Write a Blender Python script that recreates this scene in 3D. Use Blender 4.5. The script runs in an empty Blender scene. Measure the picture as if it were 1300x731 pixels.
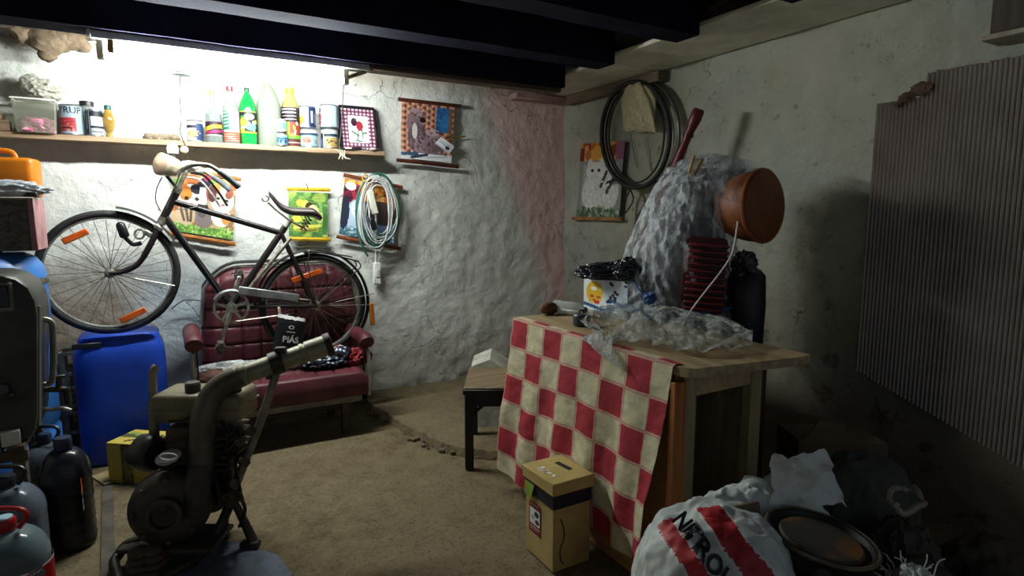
import bpy, bmesh, math, random
import numpy as np
from mathutils import Vector, Matrix, noise, Quaternion
C = bpy.context.scene.collection
S = bpy.context.scene
random.seed(7)
# ---------------------------------------------------------------- camera
F = 760.0; H = 1.35; PITCH = math.atan2(95, 760); YAW = math.radians(30)
cam = bpy.data.cameras.new('camera'); cam_o = bpy.data.objects.new('camera', cam); C.objects.link(cam_o)
cam.sensor_width = 36; cam.lens = 36 * F / 1300; cam.clip_start = 0.05
cam_o.location = (0, 0, H); cam_o.rotation_euler = (math.pi / 2 - PITCH, 0, -YAW)
S.camera = cam_o
# ---------------------------------------------------------------- world, exposure
w = bpy.data.worlds.new('dim_room_air'); S.world = w; w.use_nodes = True
w.node_tree.nodes['Background'].inputs[0].default_value = (0.72, 0.84, 1.0, 1)
w.node_tree.nodes['Background'].inputs[1].default_value = 0.20
S.view_settings.view_transform = 'Standard'; S.view_settings.look = 'None'
S.view_settings.exposure = 0.0; S.view_settings.gamma = 1.0
TUBE_POWER = 410.0
S.cycles.max_bounces = 10; S.cycles.transparent_max_bounces = 16; S.cycles.sample_clamp_indirect = 6
# ---------------------------------------------------------------- rays through the photograph
FW = Vector((math.sin(YAW) * math.cos(PITCH), math.cos(YAW) * math.cos(PITCH), -math.sin(PITCH)))
RT = Vector((math.cos(YAW), -math.sin(YAW), 0)); UP = RT.cross(FW); O = Vector((0, 0, H))
def ray(x, y): return FW + RT * ((x - 650) / F) - UP * ((y - 365.5) / F)
def pz(x, y, z): d = ray(x, y); return O + d * ((z - H) / d.z)
def pY(x, y, Y): d = ray(x, y); return O + d * (Y / d.y)
def pX(x, y, X): d = ray(x, y); return O + d * (X / d.x)
def pD(x, y, D): return O + ray(x, y) * D
FLAT = Vector((math.sin(YAW), math.cos(YAW), 0))
YB = 4.25; XR = 2.96; XL = -1.55
# ---------------------------------------------------------------- mesh builder
class MB:
    def __init__(s, M=None): s.v = []; s.f = []; s.M = M or Matrix()
    def add(s, vs, fs):
        k = len(s.v); s.v += [s.M @ Vector(p) for p in vs]; s.f += [[i + k for i in f] for f in fs]; return s
    def box(s, c, d, R=None, bev=0.0, seg=1):
        bm = bmesh.new(); bmesh.ops.create_cube(bm, size=1)
        for v in bm.verts: v.co = Vector((v.co.x * d[0], v.co.y * d[1], v.co.z * d[2]))
        if bev: bmesh.ops.bevel(bm, geom=bm.edges[:], offset=min(bev, .49 * min(d)), segments=seg, affect='EDGES', profile=.5)
        m = Matrix.Translation(Vector(c)) @ (R.to_4x4() if R is not None else Matrix())
        bm.verts.index_update()
        s.add([m @ v.co for v in bm.verts], [[v.index for v in f.verts] for f in bm.faces]); bm.free(); return s
    def box2(s, a, b, bev=0.0, seg=1):
        a = Vector(a); b = Vector(b); return s.box((a + b) / 2, [abs(q) for q in (b - a)], None, bev, seg)
    def beam(s, a, b, wid, thick, upv=(0, 0, 1), bev=0.0):
        a = Vector(a); b = Vector(b); x = (b - a).normalized(); z = Vector(upv); y = z.cross(x).normalized(); z = x.cross(y)
        return s.box((a + b) / 2, ((b - a).length, wid, thick), Matrix((x, y, z)).transposed(), bev)
    def tube(s, pts, r, n=8, closed=False, flat=1.0):
        pts = [Vector(p) for p in pts]; N = len(pts); rs = r if isinstance(r, (list, tuple)) else [r] * N
        tg = []
        for i in range(N):
            a = pts[i - 1] if (i or closed) else pts[i]; b = pts[(i + 1) % N] if (i < N - 1 or closed) else pts[i]
            t = (b - a); tg.append(t.normalized() if t.length > 1e-9 else Vector((0, 0, 1)))
        u = tg[0].orthogonal().normalized(); vs = []; fs = []
        for i in range(N):
            u = (u - tg[i] * u.dot(tg[i])); u = u.normalized() if u.length > 1e-6 else tg[i].orthogonal().normalized()
            w_ = tg[i].cross(u)
            for k in range(n):
                a = 2 * math.pi * k / n; vs.append(pts[i] + (u * math.cos(a) + w_ * math.sin(a) * flat) * rs[i])
        for i in range(N if closed else N - 1):
            j = (i + 1) % N
            for k in range(n): fs.append([i * n + k, i * n + (k + 1) % n, j * n + (k + 1) % n, j * n + k])
        if not closed: fs.append(list(range(n))[::-1]); fs.append([(N - 1) * n + k for k in range(n)])
        return s.add(vs, fs)
    def cyl(s, a, b, r, r2=None, n=16): return s.tube([a, b], [r, r if r2 is None else r2], n)
    def lathe(s, prof, n=24, M=None, caps=True, sq=None):
        M = M or Matrix(); vs = []; fs = []; k = len(prof)
        for (r, z) in prof:
            for i in range(n):
                a = 2 * math.pi * i / n; q = 1.0
                if sq: q = 1 / (abs(math.cos(a)) ** sq + abs(math.sin(a)) ** sq) ** (1 / sq)
                vs.append(M @ Vector((r * q * math.cos(a), r * q * math.sin(a), z)))
        for j in range(k - 1):
            for i in range(n): fs.append([j * n + i, j * n + (i + 1) % n, (j + 1) * n + (i + 1) % n, (j + 1) * n + i])
        if caps: fs.append(list(range(n))[::-1]); fs.append([(k - 1) * n + i for i in range(n)])
        return s.add(vs, fs)
    def grid(s, fn, nu, nv):
        vs = [fn(i / nu, j / nv) for j in range(nv + 1) for i in range(nu + 1)]; q = nu + 1
        return s.add(vs, [[j * q + i, j * q + i + 1, (j + 1) * q + i + 1, (j + 1) * q + i] for j in range(nv) for i in range(nu)])
    def lump(s, c, rad, sub=4, amp=.15, fr=2.5, seed=0, R=None, floor=None, sharp=False, sq=2.0):
        bm = bmesh.new(); bmesh.ops.create_icosphere(bm, subdivisions=sub, radius=1); off = Vector((seed * 7.3, seed * 3.1, -seed * 5.7))
        for v in bm.verts:
            p = v.co.copy(); n0 = p.copy()
            if sq != 2.0: p = p / (abs(p.x) ** sq + abs(p.y) ** sq + abs(p.z) ** sq) ** (1 / sq)
            if sharp:
                d = 0; a = 1; f = fr
                for o in range(3): d += a * (1 - 2 * abs(noise.noise(n0 * f + off))); a *= .5; f *= 2.1
                d = (d - .9)
            else: d = noise.fractal(n0 * fr + off, .9, 2.0, 4)
            p *= 1 + amp * d
            v.co = Vector((p.x * rad[0], p.y * rad[1], p.z * rad[2]))
        m = Matrix.Translation(Vector(c)) @ (R.to_4x4() if R is not None else Matrix()); bm.verts.index_update()
        vs = [m @ v.co for v in bm.verts]
        if floor is not None:
            for v in vs: v.z = max(v.z, floor)
        s.add(vs, [[v.index for v in f.verts] for f in bm.faces]); bm.free(); return s
# ---------------------------------------------------------------- objects
WM = {}
def obj(name, mb, m, parent=None, ang=40, kind=None, label=None, col=None, uv=None):
    me = bpy.data.meshes.new(name); vs = mb.v
    if parent is not None:
        inv = WM[parent.name].inverted(); vs = [inv @ v for v in vs]; base = WM[parent.name]
    else:
        xs = [v.x for v in vs]; ys = [v.y for v in vs]; zs = [v.z for v in vs]
        o_ = Vector(((min(xs) + max(xs)) / 2, (min(ys) + max(ys)) / 2, min(zs)))
        vs = [v - o_ for v in vs]; base = Matrix.Translation(o_)
    me.from_pydata([tuple(v) for v in vs], [], mb.f); me.update()
    if ang is not None:
        me.polygons.foreach_set('use_smooth', [True] * len(me.polygons)); me.set_sharp_from_angle(angle=math.radians(ang))
    if col is not None:
        at = me.color_attributes.new('Col', 'FLOAT_COLOR', 'CORNER'); n = len(me.loops); a = np.ones((n, 4), np.float32)
        a[:, :3] = np.repeat(np.asarray(col, np.float32), 4, axis=0)[:n]; at.data.foreach_set('color', a.ravel())
    me.materials.append(m); o = bpy.data.objects.new(name, me); C.objects.link(o)
    if parent is not None: o.parent = parent
    else: o.location = base.translation
    WM[o.name] = base
    if kind: o['kind'] = kind
    if label: o['label'] = label
    return o
def thing(name, label, cat, loc=(0, 0, 0), group=None, rot=None):
    o = bpy.data.objects.new(name, None); C.objects.link(o); o.empty_display_size = .05
    M = Matrix.Translation(Vector(loc)) @ (rot.to_4x4() if rot is not None else Matrix()); o.matrix_world = M
    o.location = loc
    if rot is not None: o.rotation_euler = rot.to_euler()
    WM[o.name] = M; o['label'] = label; o['category'] = cat
    if group: o['group'] = group
    return o
def tag(o, label, cat, group=None, kind=None):
    o['label'] = label; o['category'] = cat
    if group: o['group'] = group
    if kind: o['kind'] = kind
    return o
def rotz(a): return Matrix.Rotation(a, 3, 'Z')
def frame(org, x, z=None):
    """matrix with given origin, x axis and approximate z axis"""
    x = Vector(x).normalized(); z = Vector(z or (0, 0, 1)); y = z.cross(x).normalized(); z = x.cross(y)
    M = Matrix((x, y, z)).transposed().to_4x4(); M.translation = Vector(org); return M
def axis(org, z):
    z = Vector(z).normalized(); x = z.orthogonal().normalized(); y = z.cross(x)
    M = Matrix((x, y, z)).transposed().to_4x4(); M.translation = Vector(org); return M
def spline(P, n=8):
    P = [Vector(p) for p in P]; out = []
    for i in range(len(P) - 1):
        a = P[max(i - 1, 0)]; b = P[i]; c = P[i + 1]; d = P[min(i + 2, len(P) - 1)]
        for k in range(n):
            t = k / n; out.append(.5 * ((2 * b) + (c - a) * t + (2 * a - 5 * b + 4 * c - d) * t * t + (3 * b - a - 3 * c + d) * t ** 3))
    out.append(P[-1]); return out
# ---------------------------------------------------------------- colours and materials
def lin(h):
    if isinstance(h, str):
        h = h.lstrip('#'); h = [int(h[i:i + 2], 16) / 255 for i in (0, 2, 4)]
    return tuple((x / 12.92 if x <= .04045 else ((x + .055) / 1.055) ** 2.4) for x in h)
def rgba(h): return (*lin(h), 1)
class NT:
    def __init__(s, name):
        s.m = bpy.data.materials.new(name); s.m.use_nodes = True; s.t = s.m.node_tree; s.b = s.t.nodes['Principled BSDF']; s.out = s.t.nodes['Material Output']
    def n(s, ty, **k):
        q = s.t.nodes.new(ty)
        for a, b in k.items():
            if a.startswith('i_'):
                q.inputs[a[2:].replace('_', ' ')].default_value = b
            else: setattr(q, a, b)
        return q
    def l(s, a, b): s.t.links.new(a, b)
    def coord(s, k='Object'):
        if not hasattr(s, '_tc'): s._tc = s.n('ShaderNodeTexCoord')
        return s._tc.outputs[k]
    def noise(s, sc, det=6, rough=.6, vec=None):
        q = s.n('ShaderNodeTexNoise', i_Scale=sc, i_Detail=det, i_Roughness=rough); s.l(vec or s.coord(), q.inputs['Vector']); return q.outputs['Fac']
    def ramp(s, fac, stops):
        q = s.n('ShaderNodeValToRGB'); e = q.color_ramp.elements
        while len(e) < len(stops): e.new(.5)
        for el, (p, c) in zip(e, stops): el.position = p; el.color = c if len(c) == 4 else (*c, 1)
        s.l(fac, q.inputs[0]); return q.outputs[0]
    def mix(s, fac, a, b, bt='MIX'):
        q = s.n('ShaderNodeMix', data_type='RGBA', blend_type=bt)
        for i, v in ((0, fac), (6, a), (7, b)):
            if isinstance(v, (int, float)): q.inputs[i].default_value = v
            elif isinstance(v, tuple): q.inputs[i].default_value = v
            else: s.l(v, q.inputs[i])
        return q.outputs[2]
    def math(s, op, a, b=0.0):
        q = s.n('ShaderNodeMath', operation=op)
        for i, v in ((0, a), (1, b)):
            if isinstance(v, (int, float)): q.inputs[i].default_value = v
            else: s.l(v, q.inputs[i])
        return q.outputs[0]
    def bump(s, h, st=.3, d=.01):
        q = s.n('ShaderNodeBump', i_Strength=st, i_Distance=d); s.l(h, q.inputs['Height']); s.l(q.outputs[0], s.b.inputs['Normal']); return q
    def col(s, c):
        if isinstance(c, tuple): s.b.inputs['Base Color'].default_value = c
        else: s.l(c, s.b.inputs['Base Color'])
    def set(s, **k):
        for a, b in k.items(): s.b.inputs[a.replace('_', ' ')].default_value = b
def B(c):
    return (.5,) * 3 if False else c
K01 = [(0.35, (0, 0, 0)), (0.68, (1, 1, 1))]
_mc = {}
def M(c1, c2=None, rough=.6, metal=0.0, sc=9.0, bump=0.0, bsc=40.0, spec=.5, trans=0.0, coat=0.0, lo=.38, hi=.66, name='m'):
    key = (c1, c2, rough, metal, sc, bump, bsc, spec, trans, coat, lo, hi)
    if key in _mc: return _mc[key]
    q = NT(name)
    if c2: q.col(q.mix(q.ramp(q.noise(sc), [(lo, (0, 0, 0)), (hi, (1, 1, 1))]), rgba(c1), rgba(c2)))
    else: q.col(rgba(c1))
    if bump: q.bump(q.noise(bsc, 5), bump, .01)
    q.set(Roughness=rough, Metallic=metal, Specular_IOR_Level=spec, Transmission_Weight=trans, Coat_Weight=coat); q.b.inputs['IOR'].default_value = 1.45
    _mc[key] = q.m; return q.m
def wood(c1, c2, ax='X', sc=3.0, rough=.6, bump=.25):
    q = NT('wood'); mp = q.n('ShaderNodeMapping'); q.l(q.coord(), mp.inputs[0])
    s_ = {'X': (.12, 2, 2), 'Y': (2, .12, 2), 'Z': (2, 2, .12)}[ax]; mp.inputs['Scale'].default_value = s_
    f = q.noise(sc * 6, 8, .65, mp.outputs[0]); q.col(q.mix(q.ramp(f, [(.35, (0, 0, 0)), (.7, (1, 1, 1))]), rgba(c1), rgba(c2)))
    q.bump(f, bump, .006); q.set(Roughness=rough); return q.m
def prnt(rough=.55, coat=0.0):
    key = ('print', rough, coat)
    if key in _mc: return _mc[key]
    q = NT('print'); a = q.n('ShaderNodeVertexColor', layer_name='Col'); q.col(a.outputs[0]); q.set(Roughness=rough, Coat_Weight=coat); _mc[key] = q.m; return q.m
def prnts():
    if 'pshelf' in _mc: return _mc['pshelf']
    q = NT('print_dimmed'); a = q.n('ShaderNodeVertexColor', layer_name='Col'); q.col(q.mix(1.0, a.outputs[0], (.42, .42, .42, 1), 'MULTIPLY')); q.set(Roughness=.5, Specular_IOR_Level=.25); _mc['pshelf'] = q.m; return q.m  # label colours darkened to offset the glare of the tube lamp above
def film(name, tint, op=.3, ridge=.6, sc=9.0, rough=.22, bump=.8, st=(1, 1, 1)):
    """crumpled clear plastic sheet: mostly see-through, milky along its creases"""
    q = NT(name); mp = q.n('ShaderNodeMapping'); q.l(q.coord(), mp.inputs[0]); mp.inputs['Scale'].default_value = st; v = q.noise(sc, 5, .6, mp.outputs[0]); rg = q.math('SUBTRACT', 1.0, q.math('MULTIPLY', q.math('ABSOLUTE', q.math('SUBTRACT', v, .5)), 12.0))
    rg = q.math('MAXIMUM', rg, 0.0); v2 = q.noise(sc * 3.1, 3, .5, mp.outputs[0]); r2 = q.math('MAXIMUM', q.math('SUBTRACT', 1.0, q.math('MULTIPLY', q.math('ABSOLUTE', q.math('SUBTRACT', v2, .5)), 12.0)), 0.0)
    rg = q.math('MAXIMUM', rg, q.math('MULTIPLY', r2, .0 if st[2] < 1 else .5)); fac = q.math('ADD', op, q.math('MULTIPLY', rg, ridge))
    q.col(rgba(tint)); q.set(Roughness=rough); q.bump(q.noise(sc * 1.3, 6, .65, mp.outputs[0]), bump, .03)
    tr = q.n('ShaderNodeBsdfTransparent'); mx = q.n('ShaderNodeMixShader'); q.l(fac, mx.inputs[0]); q.l(tr.outputs[0], mx.inputs[1]); q.l(q.b.outputs[0], mx.inputs[2]); q.l(mx.outputs[0], q.out.inputs[0]); return q.m
def clear(name, tint, op=.25, rough=.1):
    """thin walled clear or tinted plastic / glass"""
    q = NT(name); q.col(rgba(tint)); q.set(Roughness=rough)
    fr = q.n('ShaderNodeLayerWeight'); fr.inputs[0].default_value = .35
    fac = q.math('MINIMUM', q.math('ADD', op, q.math('MULTIPLY', fr.outputs['Facing'], .55)), 1.0)
    tr = q.n('ShaderNodeBsdfTransparent'); tr.inputs[0].default_value = tuple(min(1, .45 + .6 * x) for x in lin(tint)) + (1,)
    mx = q.n('ShaderNodeMixShader'); q.l(fac, mx.inputs[0]); q.l(tr.outputs[0], mx.inputs[1]); q.l(q.b.outputs[0], mx.inputs[2]); q.l(mx.outputs[0], q.out.inputs[0]); return q.m
# ---------------------------------------------------------------- flat print painted cell by cell
class Img:
    def __init__(s, w_, h_, bg): s.w = w_; s.h = h_; s.a = np.empty((h_, w_, 3), np.float32); s.a[:] = lin(bg); s.y, s.x = np.mgrid[0:h_, 0:w_]; s.x = (s.x + .5) / w_; s.y = (s.y + .5) / h_
    def put(s, m, c): s.a[m] = lin(c); return s
    def rect(s, x0, y0, x1, y1, c): return s.put((s.x >= x0) & (s.x < x1) & (s.y >= y0) & (s.y < y1), c)
    def ell(s, cx, cy, rx, ry, c, rot=0):
        dx = s.x - cx; dy = s.y - cy; cr, sr = math.cos(rot), math.sin(rot); u = (dx * cr + dy * sr) / rx; v = (-dx * sr + dy * cr) / ry
        return s.put(u * u + v * v < 1, c)
    def line(s, x0, y0, x1, y1, t, c):
        dx, dy = x1 - x0, y1 - y0; L = dx * dx + dy * dy + 1e-9; k = np.clip(((s.x - x0) * dx + (s.y - y0) * dy) / L, 0, 1)
        return s.put((s.x - x0 - k * dx) ** 2 + (s.y - y0 - k * dy) ** 2 < t * t, c)
    def blots(s, n, cs, r, box=(0, 0, 1, 1), seed=1):
        R = random.Random(seed)
        for _ in range(n): s.ell(R.uniform(box[0], box[2]), R.uniform(box[1], box[3]), R.uniform(.4, 1) * r, R.uniform(.4, 1) * r, R.choice(cs), R.uniform(0, 3))
        return s
    def grain(s, a, seed=1):
        R = np.random.RandomState(seed); s.a *= (1 + a * (R.rand(s.h, s.w, 1) - .5)); return s
    def text(s, rows, x0, y0, cw, ch, c):
        for j, r in enumerate(rows):
            for i, k in enumerate(r):
                if k == '#': s.rect(x0 + i * cw, y0 + j * ch, x0 + (i + 1) * cw, y0 + (j + 1) * ch, c)
        return s
def printed(name, img, fn, m, parent=None, label=None):
    """fn(u,v): u left to right, v top to bottom"""
    mb = MB(); nu, nv = img.w, img.h
    mb.grid(fn, nu, nv)
    mb.f = [f[::-1] for f in mb.f]
    return obj(name, mb, m, parent, ang=60, col=img.a.reshape(-1, 3), label=label)
def textmesh(s, size, depth=.0, bold=.0):
    cu = bpy.data.curves.new('t', 'FONT'); cu.body = s; cu.size = size; cu.extrude = depth; cu.offset = bold; cu.resolution_u = 3; cu.align_x = 'CENTER'; cu.align_y = 'CENTER'
    o = bpy.data.objects.new('t', cu); me = bpy.data.meshes.new_from_object(o)
    vs = [v.co.copy() for v in me.vertices]; fs = [list(p.vertices) for p in me.polygons]
    bpy.data.objects.remove(o); bpy.data.curves.remove(cu); bpy.data.meshes.remove(me); return vs, fs
def writing(name, s, size, fn, m, parent, sx=1.0, bold=0.0):
    vs, fs = textmesh(s, size, 0, bold); mb = MB(); mb.add([fn(v.x * sx, v.y) for v in vs], fs); return obj(name, mb, m, parent, ang=None)
def fbm(x, y, z=0.0, o=4): return noise.fractal(Vector((x, y, z)), .9, 2.0, o)
# ================================================================ THE SETTING
def wallmat(kind):
    q = NT('plaster_' + kind); g = q.n('ShaderNodeNewGeometry'); P = g.outputs['Position']
    sp = q.n('ShaderNodeSeparateXYZ'); q.l(P, sp.inputs[0]); X, Y, Z = sp.outputs
    n1 = q.noise(1.6, 8, .62, P); n2 = q.noise(7, 8, .65, P); n3 = q.noise(30, 5, .6, P)
    def step(v, a, b): return q.ramp(q.math('DIVIDE', q.math('SUBTRACT', v, a), b - a), [(0, (0, 0, 0)), (1, (1, 1, 1))])
    wob = q.math('MULTIPLY', q.math('SUBTRACT', n1, .5), .5)
    if kind == 'back':
        c = q.mix(q.ramp(n2, [(.3, (0, 0, 0)), (.72, (1, 1, 1))]), rgba('#dedcd2'), rgba('#c3c5bf'))
        # pink wash on the right-hand end
        d = q.math('ADD', q.math('ADD', q.math('SUBTRACT', X, 2.17), q.math('MULTIPLY', q.math('SUBTRACT', Z, 2.2), .33)), q.math('MULTIPLY', wob, .5))
        c = q.mix(step(d, -.03, .16), c, rgba('#e3c0ba'))
        # blue-grey damp patch low behind the bicycle, bare brown low on the left
        b = q.math('MULTIPLY', step(q.math('ADD', q.math('MULTIPLY', Z, -1), wob), -1.15, -.75), step(q.math('ADD', X, wob), -.42, -.05))
        b = q.math('MULTIPLY', b, step(q.math('MULTIPLY', X, -1), -1.0, -.3)); c = q.mix(q.math('MULTIPLY', b, .75), c, rgba('#a9b9c4'))
        br = q.math('MULTIPLY', step(q.math('ADD', q.math('MULTIPLY', Z, -1), wob), -1.12, -.85), step(q.math('MULTIPLY', q.math('ADD', X, wob), -1), .02, .3)); c = q.mix(q.math('MULTIPLY', br, .8), c, rgba('#8f7c66'))
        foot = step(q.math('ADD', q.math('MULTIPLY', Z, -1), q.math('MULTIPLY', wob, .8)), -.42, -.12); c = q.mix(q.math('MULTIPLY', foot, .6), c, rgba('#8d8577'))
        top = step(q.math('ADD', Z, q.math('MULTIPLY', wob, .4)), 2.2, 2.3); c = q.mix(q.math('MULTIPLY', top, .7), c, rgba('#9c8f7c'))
    else:
        c = q.mix(q.ramp(n2, [(.3, (0, 0, 0)), (.72, (1, 1, 1))]), rgba('#b3b8b0'), rgba('#949a92'))
        ye = q.ramp(q.noise(1.1, 4, .5, P), [(.42, (0, 0, 0)), (.62, (1, 1, 1))]); c = q.mix(q.math('MULTIPLY', ye, .45), c, rgba('#b0a585'))
        low = step(q.math('ADD', q.math('MULTIPLY', Z, -1), q.math('MULTIPLY', wob, 1.2)), -1.25, -.35); c = q.mix(q.math('MULTIPLY', low, .8), c, rgba('#6b5c45'))
        mould = q.math('MULTIPLY', q.ramp(q.noise(5.5, 10, .75, P), [(.55, (0, 0, 0)), (.62, (1, 1, 1))]), step(q.math('ADD', q.math('MULTIPLY', Z, -1), wob), -1.35, -.8))
        c = q.mix(q.math('MULTIPLY', mould, .65), c, rgba('#3c352b'))
    chips = q.ramp(q.noise(17, 4, .55, P), [(.665, (0, 0, 0)), (.70, (1, 1, 1))]); c = q.mix(q.math('MULTIPLY', chips, .55), c, rgba('#77705f'))
    ch = q.n('ShaderNodeTexVoronoi', feature='DISTANCE_TO_EDGE', i_Scale=1.7); wv = q.n('ShaderNodeVectorMath', operation='ADD'); nn = q.n('ShaderNodeTexNoise', i_Scale=3.0, i_Detail=5.0); q.l(P, nn.inputs['Vector'])
    q.l(P, wv.inputs[0]); q.l(nn.outputs['Color'], wv.inputs[1]); q.l(wv.outputs[0], ch.inputs['Vector'])
    crack = q.math('MULTIPLY', q.ramp(ch.outputs['Distance'], [(.0, (1, 1, 1)), (.012, (0, 0, 0))]), q.ramp(n1, [(.5, (0, 0, 0)), (.6, (1, 1, 1))]))
    c = q.mix(q.math('MULTIPLY', crack, .7), c, rgba('#57503f'))
    q.col(c); hgt = q.math('ADD', q.math('ADD', q.math('MULTIPLY', n2, 1.0), q.math('MULTIPLY', n3, .30)), q.math('MULTIPLY', crack, -.25))
    q.bump(hgt, .6, .03); q.set(Roughness=.9, Specular_IOR_Level=.2); return q.m
def rough_wall(name, fn, nu, nv, m):
    return obj(name, MB().grid(fn, nu, nv), m, ang=180, kind='structure')
def wb(u, v):
    x = XL + (XR + .02 - XL) * u; z = -.03 + 2.39 * v; a = .009 * fbm(x * 2.2, z * 2.2, 1.7) + .006 * fbm(x * 9, z * 9, 4.1)
    foot = max(0, 1 - z / .35); right = min(1, max(0, (x - 1.1) / .8)); a += .007 * right * (.5 - abs(noise.noise(Vector((x * 13, z * 13, 9))))); a += foot * foot * .05 * (.5 + fbm(x * 5, z * 5, 3))
    return (x, YB - abs(.02) - a + .01, z)
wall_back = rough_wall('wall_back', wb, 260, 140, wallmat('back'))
def wr(u, v):
    y = 4.27 - 5.25 * u; z = -.03 + 2.53 * v; a = .013 * fbm(y * 2, z * 2, 6.7) + .005 * fbm(y * 10, z * 10, 2.1)
    return (XR - a, y, z)
wall_right = rough_wall('wall_right', wr, 220, 110, wallmat('right'))
obj('wall_left', MB().grid(lambda u, v: (XL, -1 + 5.25 * u, 2.5 * v), 4, 4), M('#b9b5a8', '#94907f', .9), kind='structure')
# floor
def floormat():
    q = NT('trodden_concrete'); P = q.n('ShaderNodeNewGeometry').outputs['Position']; n1 = q.noise(1.5, 8, .65, P); n2 = q.noise(9, 10, .7, P); n3 = q.noise(60, 6, .7, P)
    c = q.mix(q.ramp(n2, [(.35, (0, 0, 0)), (.7, (1, 1, 1))]), rgba('#877656'), rgba('#51432f')); c = q.mix(q.ramp(n1, [(.4, (0, 0, 0)), (.65, (1, 1, 1))]), c, rgba('#7f7156'))
    c = q.mix(q.math('MULTIPLY', q.ramp(n3, [(.52, (0, 0, 0)), (.64, (1, 1, 1))]), .75), c, rgba('#4a4032')); q.col(c)
    q.bump(q.math('ADD', q.math('MULTIPLY', n2, 1.0), q.math('MULTIPLY', n3, .35)), .8, .03); q.set(Roughness=.85, Specular_IOR_Level=.3); return q.m
FM = floormat()
def fl(u, v):
    x = XL + (XR + .04 - XL) * u; y = -1.0 + 5.3 * v; return (x, y, -.004 + .004 * fbm(x * 2.5, y * 2.5, .3))
floor = obj('floor', MB().grid(fl, 120, 140), FM, ang=180, kind='structure')
edge = [pz(x, y, .05) for x, y in ((466, 505), (474, 514), (492, 524), (508, 534), (524, 543), (542, 551), (556, 559), (574, 564), (596, 567), (640, 572))]
edge = [edge[0] + Vector((-.02, .3, 0))] + edge + [Vector((2.3, 2.62, .05)), Vector((XR, 2.4, .05))]
sm = MB(); fine = []
for a, b in zip(edge[:-1], edge[1:]):
    for k in range(5): fine.append(a.lerp(b, k / 5))
fine.append(edge[-1]); n_ = len(fine)
for p in fine[4:-4]: p.x += random.uniform(-.012, .012); p.y += random.uniform(-.012, .012)
def slab(u, v):
    i = min(n_ - 1, int(round(u * (n_ - 1)))); p = fine[i]; q_ = Vector((min(XR, max(p.x, p.x + (p.x - 1.0) * .3)), 4.24, .05)); k = max(0, (v - .08) / .92); r_ = p.lerp(q_, k)
    if v == 0: return (p.x - .012, p.y - .014, -.002)
    return (r_.x, r_.y, .05 + .008 * fbm(r_.x * 4, r_.y * 4, 2) - (.008 if k == 0 else 0))
obj('raised_slab', MB().grid(slab, n_ - 1, 25), FM, floor, ang=60)
SM = M('#7b6d58', '#54493a', .95, sc=20, bump=.5)
smesh = None
for i in range(46):                                     # loose rubble along the broken slab edge
    t = random.random() ** .8; k = t * 38 + 3; p = fine[int(k)].lerp(fine[min(n_ - 1, int(k) + 1)], k % 1); r_ = random.uniform(.007, .02)
    obj('stone', MB().lump((p.x + random.uniform(-.05, .015), p.y + random.uniform(-.07, .01), r_ * .5), (r_, r_ * random.uniform(.7, 1.2), r_ * .7), 1, .25, 2, i), SM, floor)
a, b = pz(137, 618, 0), pz(137, 731, 0); b = a + (b - a) * 1.6
obj('metal_strip', MB().beam(a + Vector((0, 0, .002)), b + Vector((0, 0, .002)), .045, .012), M('#5a5146', '#38322b', .8), floor)
# ceiling: boards and dark joists
DW = wood('#3a3028', '#231c18', 'X'); BW = M('#232335', '#161624', .95, sc=3, bump=.25, bsc=14, spec=.08)
ceil = obj('ceiling', MB().box2((XL, -1, 2.5), (XR, 4.25, 2.53)), M('#2b2622', None, .9), kind='structure')
for i in range(16):
    y = 4.22 - i * .3; obj('board', MB().box2((XL, y - .29 + random.uniform(-.004, .004), 2.478 - random.uniform(0, .006)), (XR, y, 2.4995), .004), DW, ceil)
for y, z0, zz in ((3.47, 2.2, .2), (2.95, 2.245, .2), (2.28, 2.25, .19), (1.6, 2.25, .19), (.9, 2.25, .19)):
    def bmf(u, v, y=y, z0=z0, zz=zz):
        x = XL + (2.42 - XL) * u; k = [(0, 0), (0, 1), (1, 1), (1, 0), (0, 0)][int(round(v * 4))]; return (x, y + k[0] * .16 + .006 * noise.noise(Vector((x * 2, k[0] * 3, y))), z0 + k[1] * (2.475 - z0) + (.006 * noise.noise(Vector((x * 3, 5, y))) if k[1] == 0 else 0))
    mb = MB().grid(bmf, 40, 4); obj('beam', mb, BW, ceil, ang=30)
# wall plate and packing timbers on top of the back wall
PW = wood('#6b5442', '#3c2d22', 'X')
obj('trim_1', MB().box2((.35, 4.08, 2.315), (XR - .5, 4.235, 2.40), .006), PW, kind='structure')
obj('trim_2', MB().box2((XL, 4.04, 2.285), (-.52, 4.235, 2.36), .006), wood('#4a3b30', '#2b211b', 'X'), kind='structure')
ST = M('#83715c', '#51412f', .95, sc=14, bump=.6, bsc=30)
for (px, py, r_) in ((62, 52, .075), (30, 42, .05), (78, 47, .06), (92, 50, .055), (60, 70, .035), (104, 58, .035), (48, 36, .05)):
    obj('rubble_stone', MB().lump(pY(px, py, 4.08), (r_ * 1.2, r_ * .9, r_), 3, .22, 2.2, px), ST, wall_back)
obj('trim_3', MB().box2((2.42, 4.12, 2.235), (XR - .01, 4.235, 2.285), .006), M('#b08d84', '#94756c', .85), kind='structure')
# timber block high on the right wall
a, b = pX(1272, 0, 2.9), pX(1300, 42, 2.9)
obj('trim_4', MB().box2((2.82, b.y - .12, b.z), (2.955, a.y, 2.47), .008), wood('#4b3a2c', '#2a2019', 'Z'), kind='structure')
obj('trim_5', MB().box2((2.80, b.y - .14, b.z - .02), (2.955, a.y + .02, b.z), .004), M('#b5ab98', '#8c8270', .8), kind='structure')
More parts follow.
